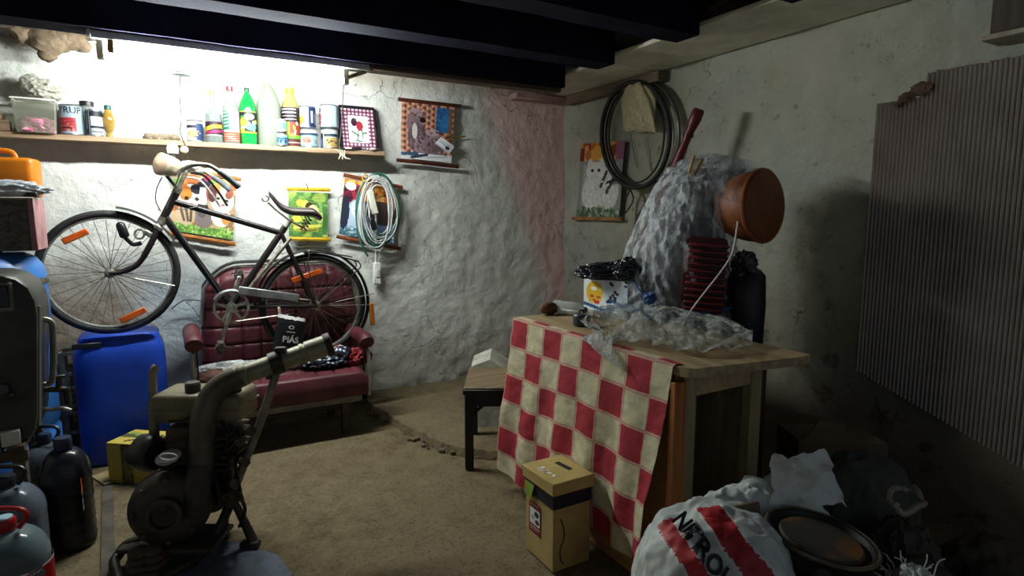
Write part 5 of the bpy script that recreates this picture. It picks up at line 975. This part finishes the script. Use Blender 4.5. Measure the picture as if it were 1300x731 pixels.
im = Img(24, 44, '#6e1c1e').rect(.1, .2, .9, .72, '#dfe2e2').ell(.65, .36, .2, .1, '#2a2c30').ell(.7, .6, .18, .08, '#34363a').ell(.35, .5, .14, .08, '#a3abb0').rect(.1, .06, .8, .1, '#c9a9a0').rect(.1, .8, .9, .83, '#c9a9a0').rect(.1, .88, .7, .9, '#c9a9a0')
printed('sticker', im, lambda u, v: Vector((bx0 + .002, by1 - .035 - .085 * u, .225 - .125 * v)), prnt(.4), t)
obj('drawn_squiggle', MB().tube(spline([(bx0 + .035, by0 + .003, .21), (bx0 + .05, by0 + .003, .17), (bx0 + .052, by0 + .003, .13), (bx0 + .036, by0 + .003, .09), (bx0 + .036, by0 + .003, .05), (bx0 + .05, by0 + .003, .025)], 6), .004, 6, flat=.4), M('#1a1412', None, .7), t)
obj('green_leaf', MB().add([(bx0 - .009, by1 - .02, bh - .05), (bx0 - .009, by1 - .09, bh - .05), (bx0 - .011, by1 - .06, bh - .125), (bx0 - .012, by1 - .02, bh - .10)], [[0, 1, 2, 3]]), M('#8fa03a', '#6c7f2a', .6), t)
# small black table and slab behind it
bt = pz(590, 492, .45); BM_ = frame(bt, RT); BM_.translation = (bt.x, bt.y, 0); BK = M('#211f1e', '#121111', .5, sc=12)
t = thing('black_table', 'low black legged table with a worn wooden top, left of the checked cloth', 'table', BM_ @ Vector((.2, .2, 0)))
def bl(*p): return p
mb = MB(BM_); mb.box2((-.005, -.005, .425), (.40, .42, .452), .004); obj('top', mb, wood('#8a7455', '#5a4833', 'X'), t)
mb = MB(BM_); mb.box2((-.01, -.01, .412), (.405, .0, .44), .003); mb.box2((-.01, -.01, .412), (.0, .42, .44), .003); obj('edge_band', mb, BK, t)
for x, y in ((.02, .02), (.375, .02), (.02, .39), (.375, .39)): 
    zb = .045 if y > .2 else 0; obj('leg', MB(BM_).box2((x - .022, y - .022, zb), (x + .022, y + .022, .426), .004), BK, t)
obj('apron', MB(BM_).box2((.02, .01, .35), (.375, .028, .426), .003), BK, t); obj('apron', MB(BM_).box2((.012, .03, .36), (.028, .39, .426), .003), BK, t)
obj('brace', MB(BM_).tube(spline([(.03, .018, .26), (.05, .018, .31), (.09, .018, .345)], 5), .009, 8), BK, t)
obj('stretcher', MB(BM_).box2((.02, .385, .22), (.375, .4, .25), .003), BK, t)
c = pD(622, 480, 3.75); t = thing('plaster_block', 'pale broken block of plaster on the raised floor against the pink corner', 'block', Vector((c.x, c.y, .055)))
P_ = [pD(*q_) for q_ in ((592, 490, 3.62), (598, 466, 3.62), (622, 456, 3.62), (652, 476, 3.62), (655, 492, 3.62))]; n_ = 5; fl0 = [Vector((p.x, p.y, .052)) for p in P_]
mb = MB(); vs = [p + FLAT * d + Vector((0, 0, -.0)) for d in (0, .3) for p in P_] + [p + FLAT * d for d in (0, .3) for p in fl0]
mb.add(vs, [[0, 1, 2, 3, 4], [9, 8, 7, 6, 5]] + [[i, (i + 5), (i + 1) % 5 + 5, (i + 1) % 5] for i in range(4)] + [[0, 4, 14, 10], [5, 9, 19, 15][::-1], [0, 10, 15, 5], [4, 9, 19, 14], [10, 14, 19, 15]])
obj('block_body', mb, M('#c9c8bb', '#9a907c', .9, sc=7, bump=.4), t)
# chest added unseen in the gap; sets wrapped machine where its shadow fits
chest = thing('added_chest', 'added unseen dark wooden chest in the gap behind the cabinet, under the wrapped machine', 'chest', (2.25, 2.2, 0)); DKW = wood('#5a4733', '#3a2d20', 'Y'); CT = .655
obj('body', MB().box2((1.985, 1.84, 0), (2.50, 2.72, CT - .03), .006), DKW, chest); obj('lid', MB().box2((1.972, 1.82, CT - .028), (2.52, 2.74, CT), .006), DKW, chest)
DB = 3.0
wm = thing('wrapped_machine', 'bulky machine wrapped in clear crinkled plastic and tied with blue string, behind the cabinet', 'machine', pD(850, 442, DB))
ROWS = [(452, 742, 946), (438, 748, 950), (415, 762, 952), (390, 776, 948), (350, 790, 938), (310, 802, 928), (270, 821, 934), (240, 836, 948), (216, 851, 955), (203, 870, 950), (197, 893, 918)]
ry_ = [r_[0] for r_ in ROWS][::-1]; rl_ = [r_[1] for r_ in ROWS][::-1]; rr_ = [r_[2] for r_ in ROWS][::-1]
def hull(yp, th, k=1.0, D=DB, dep=.26):
    l, r_ = np.interp(yp, ry_, rl_), np.interp(yp, ry_, rr_); cx_, hw = (l + r_) / 2, (r_ - l) / 2 * k; tp_ = min(1, max(.12, (yp - 195) / 40)); p = pD(cx_ + hw * math.cos(th), yp, D)
    p = p + FLAT * (-dep * k * math.sin(th) * tp_); p.z = pD(cx_, yp, D).z; return p
def plastic(u, v):
    yp = 197 + (452 - 197) * v; th = u * 2 * math.pi; p = hull(yp, th); q_ = Vector((p.x, p.y, p.z))
    w1 = abs(noise.noise(Vector((q_.x * 4 + q_.z, q_.y * 4, q_.z * 2)) + Vector((3, 1, 2)))); w2 = abs(noise.noise(Vector((q_.x * 17 + q_.z * 9, q_.y * 17, q_.z * 4)))); w3 = abs(noise.noise(Vector((q_.x * 34 + q_.z * 12, q_.y * 34, q_.z * 12)))); n_ = Vector((math.cos(th) * RT.x - math.sin(th) * FLAT.x, math.cos(th) * RT.y - math.sin(th) * FLAT.y, .2))
    waist = -.03 * math.exp(-((yp - 372) / 14) ** 2)
    p = q_ + n_ * (.05 * (.35 - w1) + .03 * (.3 - w2) + .010 * (.4 - w3) + waist); p.z = max(p.z, .86 if (p.x < 1.975 and p.y < 2.475) else CT + .004); return p
wrapm = film('crinkled_plastic', '#d5dcdf', .13, .6, 7, .13, .9, (1.5, 1.5, .5))
obj('plastic_wrap', MB().grid(plastic, 150, 120), wrapm, wm, ang=180)
def inner(u, v):
    yp = 215 + (446 - 215) * v; th = u * 2 * math.pi; p = hull(yp, th, .80); p = p + Vector((0, 0, 0)) + RT * .02 * noise.noise(p * 6); p.z = max(p.z, .858 if (p.x < 1.975 and p.y < 2.475) else CT + .003); return p
q = NT('machine_body'); sp = q.n('ShaderNodeSeparateXYZ'); q.l(q.n('ShaderNodeNewGeometry').outputs['Position'], sp.inputs[0])
q.col(q.mix(q.ramp(q.noise(6, 6), [(.4, (0, 0, 0)), (.6, (1, 1, 1))]), rgba('#6b6661'), rgba('#34302f'))); q.set(Roughness=.6)
ib = MB().grid(inner, 40, 30); ib.f.append(list(range(41))[:-1]); obj('body', ib, q.m, wm)
gr = pD(896, 352, 2.72); Rg = rotz(-YAW - .25) @ Matrix.Rotation(.06, 3, 'Y'); RG = M('#7a2028', '#531319', .4)
g = obj('red_grille', MB().box(gr + FLAT * .05, (.19, .10, .36), Rg, .02, 2), M('#4a1218', '#2f0c10', .5), wm)
for k in range(11): obj('slat', MB().box(gr + Rg @ Vector((.0, -.012, .145 - .029 * k)), (.175, .035, .014), Rg, .004), RG, g)
ct = pD(946, 385, 2.80); obj('black_tank', MB().lathe([(.001, CT + .002 - ct.z), (.07, CT + .002 - ct.z), (.085, CT + .02 - ct.z), (.09, 0), (.085, .13), (.06, .16), (.03, .17), (.03, .2), (.001, .2)], 24, Matrix.Translation(ct)), M('#20222a', '#14151a', .4), wm)
obj('fan_housing', MB().lump(pD(945, 338, 2.76), (.06, .05, .07), 4, .3, 3, 5, sharp=True), M('#24252b', '#5a5d62', .3, .3, sc=20), wm)
ST_ = M('#2f5d9a', '#23457a', .6)
mb = MB(); ring = [hull(372 + 22 * math.sin(th) * .6 - 6 * math.cos(th), th, 1.07) for th in np.linspace(0, 6.283, 49)[:-1]]; mb.tube(ring, .006, 6, True)
mb.tube(spline([hull(372, 2.2, 1.08), hull(385, 2.3, 1.08), hull(398, 2.0, 1.07), hull(405, 1.7, 1.06)], 5), .005, 6)
mb.tube(spline([hull(330, 2.9, 1.08), hull(350, 2.6, 1.08), hull(372, 2.25, 1.08)], 5), .005, 6); mb.lump(hull(370, 2.2, 1.09), (.03, .03, .03), 3, .35, 3, 2)
obj('blue_string', mb, ST_, wm)
obj('white_cord', MB().tube(spline([pD(938, 270, 2.66), pD(932, 310, 2.64), pD(922, 335, 2.63), pD(880, 390, 2.64), pD(862, 420, 2.66)], 8), .004, 6), M('#d9d3cc', None, .6), wm)
# round brown basin stuck on the bundle
bc = pD(952, 262, 2.82); bn = (-FLAT * .80 + RT * .58 + Vector((0, 0, .05))).normalized()
t = thing('brown_basin', 'round terracotta brown basin lying on its side on the wrapped machine', 'basin', bc)
obj('bowl', MB().lathe([(.001, .065), (.135, .065), (.158, .055), (.165, .035), (.16, -.02), (.145, -.08), (.12, -.13), (.11, -.13), (.13, -.07), (.001, -.05)], 40, axis(pD(958, 262, 2.74), bn)), M('#80481f', '#693a1c', .55, sc=6, bump=.1), t)
obj('rim', MB().tube([axis(pD(958, 262, 2.74), bn) @ Vector((.162 * math.cos(a), .162 * math.sin(a), .042)) for a in np.linspace(0, 6.283, 49)[:-1]], .009, 8, True), M('#8f4e26', None, .5), t)
def peak(u, v):
    a, b, c_, d = pD(893, 205, 2.74), pD(966, 212, 2.68), pD(940, 262, 2.62), pD(905, 250, 2.64); p = a.lerp(b, u).lerp(d.lerp(c_, u), v); return p + Vector((.014 * noise.noise(p * 14), .02 * noise.noise(p * 11 + Vector((4, 0, 0))), .03 * math.sin(u * 3.1) * (1 - v) + .02 * noise.noise(p * 9)))
obj('plastic_hood', MB().grid(peak, 30, 24), wrapm, wm, ang=180)
for k, (x, y) in enumerate(((878, 209), (887, 212))): tag(obj('clothes_peg', MB().box(pD(x, y, 2.70), (.011, .014, .085), rotz(-YAW) @ Matrix.Rotation(.25 + .2 * k, 3, 'Y'), .003), M('#c08a3c', '#9a6a2a', .6)), ('left wooden clothes peg clipping the plastic at the top of the wrapped machine', 'right wooden clothes peg, tilted more, clipping the plastic at the top of the wrapped machine')[k], 'peg', 'pegs on the wrapped machine')
# plastic skirt on the cabinet top
def skirt(u, v):
    x = [722, 760, 800, 850, 900, 945][min(5, int(u * 5))]; X_ = np.interp(u, [0, .15, .35, .6, .8, 1], [726, 752, 795, 850, 905, 955]); t0 = np.interp(u, [0, .2, .5, .8, 1], [432, 404, 400, 402, 418]); b0 = np.interp(u, [0, .1, .2, .32, .5, .75, 1], [455, 452, 440, 432, 440, 448, 446])
    y_ = t0 + (b0 - t0) * v; p = pz(X_, max(y_, 395), .87); p = Vector((max(1.40, min(p.x, 1.93)), p.y, .868)); h_ = .055 * (1 - v) ** 1.3 + .035 * abs(noise.noise(Vector((u * 8, v * 3, 2)))) + .014 * abs(noise.noise(Vector((u * 22, v * 14, 5))))
    p.z += h_
    if u < .3 and v > .55: k = (v - .55) / .45 * (1 - u / .3) ** .4; p.x = min(p.x, 1.395 - .012 * k); p.z = .862 - .085 * k + .01 * noise.noise(Vector((u * 30, v * 9, 1)))
    return p
tag(obj('plastic_skirt', MB().grid(skirt, 110, 46), film('loose_plastic', '#b9bdb4', .28, .5, 10, .22, .8), ang=180), 'loose crumpled plastic sheet spread on the cabinet top, hanging over the checked cloth', 'sheet')
# small things on the far end of the cabinet top
TZ = .855
im = Img(60, 44, '#d6e4ea').rect(0, 0, .5, 1, '#e9ecec').ell(.26, .42, .2, .34, '#e6b92c').ell(.24, .3, .08, .06, '#f4f0e4').blots(10, ['#c45a2a', '#f3d860', '#d84a2a'], .07, (.14, .3, .4, .75), 3)
for k in range(26): r_ = random.Random(k); im.ell(.52 + .46 * r_.random(), .95 * r_.random(), .035, .05, '#23303c')
im.line(.02, .8, .5, .95, .05, '#2a5c88').line(.5, .95, .9, .7, .05, '#2a5c88').grain(.1)
pk = thing('dotted_pack', 'white pack with black dots and a yellow print on the cabinet top', 'pack', pz(768, 397, TZ)); a_, b_ = pz(742, 398, TZ), pz(800, 408, TZ)
a_ = pz(741, 392, TZ); b_ = pz(796, 401, TZ); w_ = b_ - a_; nn = Vector((w_.y, -w_.x, 0)).normalized() * -1
if nn.y < 0: nn = -nn
ph = .165; obj('carton', MB().add([a_, b_, b_ + nn * .09, a_ + nn * .09] + [p + Vector((0, 0, ph)) for p in (a_, b_, b_ + nn * .09, a_ + nn * .09)], [[3, 2, 1, 0], [0, 1, 5, 4], [1, 2, 6, 5], [2, 3, 7, 6], [3, 0, 4, 7], [4, 5, 6, 7]]), M('#d6dfe2', None, .5), pk)
printed('front_print', im, lambda u, v: a_ + w_ * u + Vector((0, 0, ph * (1 - v))) - nn * .0015, prnt(.4), pk)
tag(obj('black_bag', MB().lump(a_ + w_ * .5 + nn * .04 + Vector((0, 0, ph + .035)), (.16, .085, .045), 5, .34, 2.0, 4, R=rotz(-.5), floor=TZ + ph + .002, sharp=True).lump(a_ + w_ * .95 + nn * .03 + Vector((0, 0, ph + .06)), (.085, .06, .055), 5, .3, 2.4, 9, floor=TZ + ph + .002, sharp=True), M('#1c1d22', '#2d2f36', .22, sc=8, coat=.4), ang=180), 'shiny crumpled black plastic bag lying over the dotted pack', 'bag')
pb_ = [pz(704, 397, TZ) + Vector((0, 0, .034)), pz(741, 402, TZ) + Vector((0, 0, .034))]; d_ = pb_[1] - pb_[0]
t = thing('lying_bottle', 'clear crinkled plastic bottle lying at the far end of the cabinet top', 'bottle', pz(722, 399, TZ)); obj('body', MB().tube([pb_[0] + d_ * k for k in (0, .03, .2, .25, .6, .65, .8, .92, 1)], [.026, .033, .033, .031, .033, .031, .031, .016, .013], 16), clear('lying', '#c9cfca', .4, .15), t)
obj('cap', MB().cyl(pb_[1], pb_[1] + d_ * .07, .015, n=14), M('#2c3038', None, .4), t)
tag(obj('brown_loaf', MB().lump(pz(697, 399, TZ) + Vector((0, 0, .03)), (.05, .028, .032), 4, .08, 2, 4, floor=TZ + .001), M('#6b4a30', '#4a3220', .8)), 'small rounded brown lump at the far left corner of the cabinet top', 'lump')
jc = pz(738, 413, TZ); t = thing('dark_jar', 'small dark jar with a loop lid near the front edge of the cabinet top', 'jar', jc)
obj('body', MB().lathe([(.034, 0), (.038, .006), (.038, .045), (.032, .052), (.001, .054)], 20, Matrix.Translation(jc)), M('#3c4448', '#23282b', .4), t); obj('loop', MB().tube([jc + Vector((.012 * math.cos(a), 0, .056 + .014 * math.sin(a))) for a in np.linspace(0, 3.14, 9)], .004, 6), M('#2c3236', None, .4), t)
# ================================================================ SACKS, PAN AND HEAP AT THE LOWER RIGHT
def sack(name, lab, cat, mb, m, **k): return tag(obj(name, mb, m, ang=180), lab, cat, **k)
def gp(x, y, D): p = pD(x, y, D); p.z = 0; return p
SC_ = pD(905, 742, 1.58); SC_.z = .29
mb = MB().lump((SC_.x, SC_.y, .285), (.205, .155, .30), 6, .06, 2.6, 3, R=rotz(-YAW), floor=.002, sq=2.8)
for i, v in enumerate(mb.v):
    a = v - SC_; v2 = v + Vector((a.x, a.y, 0)).normalized() * .007 * (1 - 2 * abs(noise.noise(v * 17))) if Vector((a.x, a.y, 0)).length > 1e-4 else v
    mb.v[i] = v2
cols = []
px0 = pD(905, 690, 1.45); dd = math.radians(52)
e1 = (RT * math.cos(dd) - Vector((0, 0, 1)) * math.sin(dd)); e2 = (RT * math.sin(dd) + Vector((0, 0, 1)) * math.cos(dd))
for f in mb.f:
    c = sum((mb.v[i] for i in f), Vector()) / len(f); r_ = c - px0; b = r_.dot(e2) + .006 * noise.noise(c * 12); front = r_.dot(FLAT) < .12; n_ = .85 + .22 * fbm(c.x * 14, c.y * 14, c.z * 14)
    k = lin('#c3c8c2')
    if front and (.014 < b < .070 or -.094 < b < -.050) and r_.dot(e1) > -.085: k = lin('#b01d24')
    elif front and (.007 < b < .077 or -.101 < b < -.043) and r_.dot(e1) > -.09: k = lin('#d8d8d0')
    cols.append([x * n_ for x in k])
t = thing('striped_sack', 'full white woven sack with red stripes and black lettering, lower right of the cabinet', 'sack', (SC_.x, SC_.y, 0))
me_col = np.array(cols, np.float32); so = obj('sack_body', mb, prnt(.6), t, ang=180)
at = so.data.color_attributes.new('Col', 'FLOAT_COLOR', 'CORNER'); A_ = np.ones((len(so.data.loops), 4), np.float32); ii = 0
lt = np.array([len(f) for f in mb.f]); A_[:, :3] = np.repeat(me_col, lt, axis=0); at.data.foreach_set('color', A_.ravel())
bv = BVHTree.FromPolygons([tuple(v) for v in mb.v], mb.f)
vs, fs = textmesh('NITROLUSA', .058, 0, .002); tm = MB(); bmt = bmesh.new(); bvx = [bmt.verts.new(v) for v in vs]
for f in fs:
    try: bmt.faces.new([bvx[i] for i in f])
    except ValueError: pass
bmesh.ops.triangulate(bmt, faces=bmt.faces[:])
for _ in range(2):
    bmesh.ops.subdivide_edges(bmt, edges=[e_ for e_ in bmt.edges if e_.calc_length() > .012], cuts=1); bmesh.ops.triangulate(bmt, faces=bmt.faces[:])
bmt.verts.index_update(); tv = []
for v in bmt.verts:
    o_ = px0 + e1 * (v.co.x * .85 + .033) + e2 * (v.co.y - .028) - FLAT * .5; h_ = bv.ray_cast(o_, FLAT); tv.append((h_[0] - FLAT * .007) if h_[0] is not None else (o_ + FLAT * .52))
obj('lettering', MB().add(tv, [[v.index for v in f.verts] for f in bmt.faces]), M('#15161a', None, .6), t, ang=None); bmt.free()
WS_ = M('#b9beb8', '#9da39c', .65, sc=12, bump=.5, bsc=30)
def ridge_sack(c, rad, seed, R=None, amp=.22, fl=.002, sub=5, fr=2.0): return MB().lump(c, rad, sub, amp, fr, seed, R=R, floor=fl, sharp=True)
def drape(f, nu=60, nv=40): return MB().grid(f, nu, nv)
def sheet(cor, lift, seed, fr=6.0, amp=.03, flo=.01):
    P = [Vector(p) for p in cor]
    def fn(u, v):
        p = P[0].lerp(P[1], u).lerp(P[3].lerp(P[2], u), v); p = p + Vector((0, 0, lift * math.sin(u * 3.14) * math.sin(v * 3.14)))
        p = p + Vector((noise.noise(p * fr + Vector((seed, 0, 0))), noise.noise(p * fr + Vector((0, seed, 0))), 1.4 * abs(noise.noise(p * fr * 1.3 + Vector((0, 0, seed)))))) * amp; p = p + Vector((.014 * noise.noise(p * 24), .014 * noise.noise(p * 24 + Vector((9, 0, 0))), .022 * (.5 - abs(noise.noise(p * 22))))); p.z = max(p.z, flo); return p
    return MB().grid(fn, 90, 70)
# heap that carries the pan
hc = gp(1062, 715, 1.62); sack('dark_sack', 'dark grey sack under the iron pan', 'sack', MB().lump((hc.x, hc.y, .2), (.12, .13, .245), 5, .10, 2.2, 6, R=rotz(-YAW), floor=.002, sq=3), M('#3a3833', '#2a2925', .85, sc=8, bump=.4))
pc = pD(1042, 684, 1.585); pn = (Vector((0, 0, 1)) + RT * .13 - FLAT * .05).normalized(); A = axis(pc, pn); IRN = M('#2b2823', '#1b1917', .5, .3, sc=10, bump=.2)
t = thing('iron_pan', 'round black iron pan with a rusty raised centre, lying on the sacks', 'pan', pc - pn * .04)
pan_ = obj('pan_body', MB().lathe([(.001, -.042), (.115, -.042), (.126, -.03), (.133, .0), (.139, .006), (.136, .012), (.126, .008), (.118, -.010), (.110, -.014), (.10, -.014)], 56, A, caps=False), IRN, t)
obj('rim', MB().tube([A @ Vector((.136 * math.cos(a), .136 * math.sin(a), .008)) for a in np.linspace(0, 6.283, 65)[:-1]], .005, 8, True), M('#6f5e48', '#4a4034', .5, .3, sc=14), t)
obj('centre_plate', MB().lathe([(.106, -.018), (.105, -.002), (.099, .004), (.001, .005)], 48, A, caps=False), M('#3b362f', '#6e4a24', .6, .2, sc=7, bump=.3, lo=.5, hi=.62), t)
obj('lug', MB().box(A @ Vector((-.145, .03, -.012)), (.04, .03, .016), Rt, .004), IRN, t)
hb_ = gp(992, 665, 1.80); t = thing('pot_handle', 'short grey metal pipe standing between the white sacks behind the pan', 'pipe', Vector((hb_.x, hb_.y, 0))); obj('pipe', MB().tube([(hb_.x + .05, hb_.y - .05, .0), pD(1000, 668, 1.74), pD(990, 640, 1.78)], [.02, .022, .024], 14), M('#4a4844', '#33322f', .5, .4), t)
# white sacks behind
c = pD(1026, 612, 1.78); sack('white_sack', 'crumpled white sack with a yellow stain standing up behind the iron pan', 'sack', sheet([pD(985, 586, 1.70), pD(1042, 578, 1.70), pD(1080, 655, 1.74), pD(978, 655, 1.72)], .05, 3, 10, .035).lump((c.x + .02, c.y + .1, .26), (.17, .1, .26), 5, .12, 2.4, 8, R=rotz(-YAW), floor=.002), M('#cfd3cd', '#b5ae8c', .6, sc=9, bump=.8, bsc=26, lo=.5, hi=.7))
sack('empty_sack', 'flattened white empty sack with blue print folded between striped sack and cabinet', 'sack', sheet([pD(866, 668, 1.72), pD(945, 612, 1.86), pD(992, 630, 1.82), pD(985, 662, 1.68)], .05, 5, 7, .03).lump((pD(930, 660, 1.8).x, pD(930, 660, 1.8).y, .24), (.15, .09, .23), 5, .12, 2.4, 5, R=rotz(-YAW), floor=.002), M('#b7bdb9', '#8d9ba6', .65, sc=8, bump=.6, bsc=24, lo=.52, hi=.62))
tag(obj('card_strip', MB().box(pD(925, 655, 1.60), (.17, .012, .05), rotz(-YAW) @ Matrix.Rotation(-.22, 3, 'Y'), .002), M('#6a5a45', '#4d4133', .8)), 'brown cardboard strip tucked between the striped sack and the flattened sack', 'cardboard')
# darker heap to the right
DKG = M('#4d5048', '#383a34', .8, sc=7, bump=.5, bsc=22); BRW = M('#4b4339', '#352f28', .85, sc=6, bump=.4)
c = gp(1090, 640, 2.14); sack('dark_bag', 'dark green grey cloth bag behind and right of the iron pan', 'bag', ridge_sack((c.x, c.y, .22), (.2, .12, .28), 4, rotz(-YAW), .14), DKG)
t = thing('torn_bag', 'open torn plastic bag mouth with pale edge on the dark heap right of the pan', 'bag', gp(1150, 650, 1.85)); c = gp(1148, 660, 1.88)
obj('bag_body', ridge_sack((c.x, c.y, .18), (.12, .12, .21), 7, rotz(-YAW), .14), M('#4a453c', '#312e28', .6, sc=10, bump=.5), t)
obj('bag_mouth', MB().tube([pD(1150 + 21 * math.cos(a) + 3 * math.sin(3 * a), 634 + 15 * math.sin(a) + 3 * math.cos(4 * a), 1.78 - .04 * math.sin(a)) for a in np.linspace(0, 6.283, 33)[:-1]], [.006 + .006 * abs(math.sin(i * 1.7)) for i in range(32)], 7, True), M('#a39a86', '#6d6556', .5), t)
c = gp(1176, 700, 1.70); sack('brown_sack', 'brown grey slumped sack right of the iron pan, before the torn bag', 'sack', ridge_sack((c.x, c.y, .17), (.10, .10, .2), 9, rotz(-YAW), .12), BRW)
c = gp(1258, 680, 2.0); sack('brown_sack', 'dark slumped sack at the far right under the corrugated sheet', 'sack', ridge_sack((c.x, c.y, .12), (.16, .12, .15), 12, rotz(-YAW), .14), BRW)
c = gp(1275, 705, 1.72); sack('green_bag', 'dark green cloth bundle at the lower right corner', 'bag', ridge_sack((c.x, c.y, .12), (.20, .14, .15), 14, rotz(-YAW), .12), M('#3b4238', '#2a2f28', .8, sc=7, bump=.4))
t = thing('frayed_sack', 'frayed tuft of a white woven sack at the bottom edge right of the pan', 'sack', gp(1160, 740, 1.5)); c = gp(1160, 738, 1.5)
obj('sack_body', ridge_sack((c.x, c.y, .22), (.085, .08, .25), 3, None, .10), WS_, t); mb = MB(); tp_ = Vector((c.x, c.y, .45))
for k in range(46):
    a = random.uniform(0, 6.28); r_ = random.uniform(.0, .07); b = tp_ + Vector((r_ * math.cos(a), r_ * math.sin(a), -.02 + random.uniform(-.03, .02))); d = Vector((math.cos(a + random.uniform(-1, 1)) * .6, math.sin(a) * .6, random.uniform(.3, 1))).normalized() * random.uniform(.025, .06)
    mb.tube(spline([b, b + d * .5 + Vector((random.uniform(-.01, .01), random.uniform(-.01, .01), .006)), b + d + Vector((0, 0, -.008))], 3), .0018, 4)
obj('frayed_threads', mb, M('#c9cdc8', None, .7), t, kind='stuff')
# cardboard in the gap
c = pD(1068, 600, 2.45); cb0 = gp(1012, 600, 2.45); cb1 = gp(1125, 600, 2.40); w_ = cb1 - cb0; up_ = pD(1045, 533, 2.45).z
t = thing('cardboard_carton', 'dim brown cardboard carton with an open flap in the dark gap by the wall', 'carton', cb0 + w_ / 2); KB = M('#6e5845', '#574535', .85, sc=6)
zt_ = pD(1100, 560, 2.42).z; mb = MB(); n0 = FLAT * .2
mb.add([cb0, cb1, cb1 + n0, cb0 + n0] + [p + Vector((0, 0, zt_)) for p in (cb0, cb1, cb1 + n0, cb0 + n0)], [[3, 2, 1, 0], [0, 1, 5, 4], [1, 2, 6, 5], [2, 3, 7, 6], [3, 0, 4, 7], [4, 5, 6, 7]]); obj('carton_body', mb, KB, t)
obj('flap', MB().add([cb0 + Vector((0, 0, zt_ * .95)) - FLAT * .004, cb0 + w_ * .55 + Vector((0, 0, zt_)) - FLAT * .004, cb0 + w_ * .55 + Vector((0, 0, up_ * .985)) + FLAT * .03, cb0 + w_ * .27 + Vector((0, 0, up_)) + FLAT * .03] + [cb0 + Vector((0, 0, zt_ * .95)) + FLAT * .004, cb0 + w_ * .55 + Vector((0, 0, zt_)) + FLAT * .004, cb0 + w_ * .55 + Vector((0, 0, up_ * .985)) + FLAT * .038, cb0 + w_ * .27 + Vector((0, 0, up_)) + FLAT * .038], [[0, 1, 2, 3], [7, 6, 5, 4], [0, 4, 5, 1], [1, 5, 6, 2], [2, 6, 7, 3], [3, 7, 4, 0]]), KB, t)
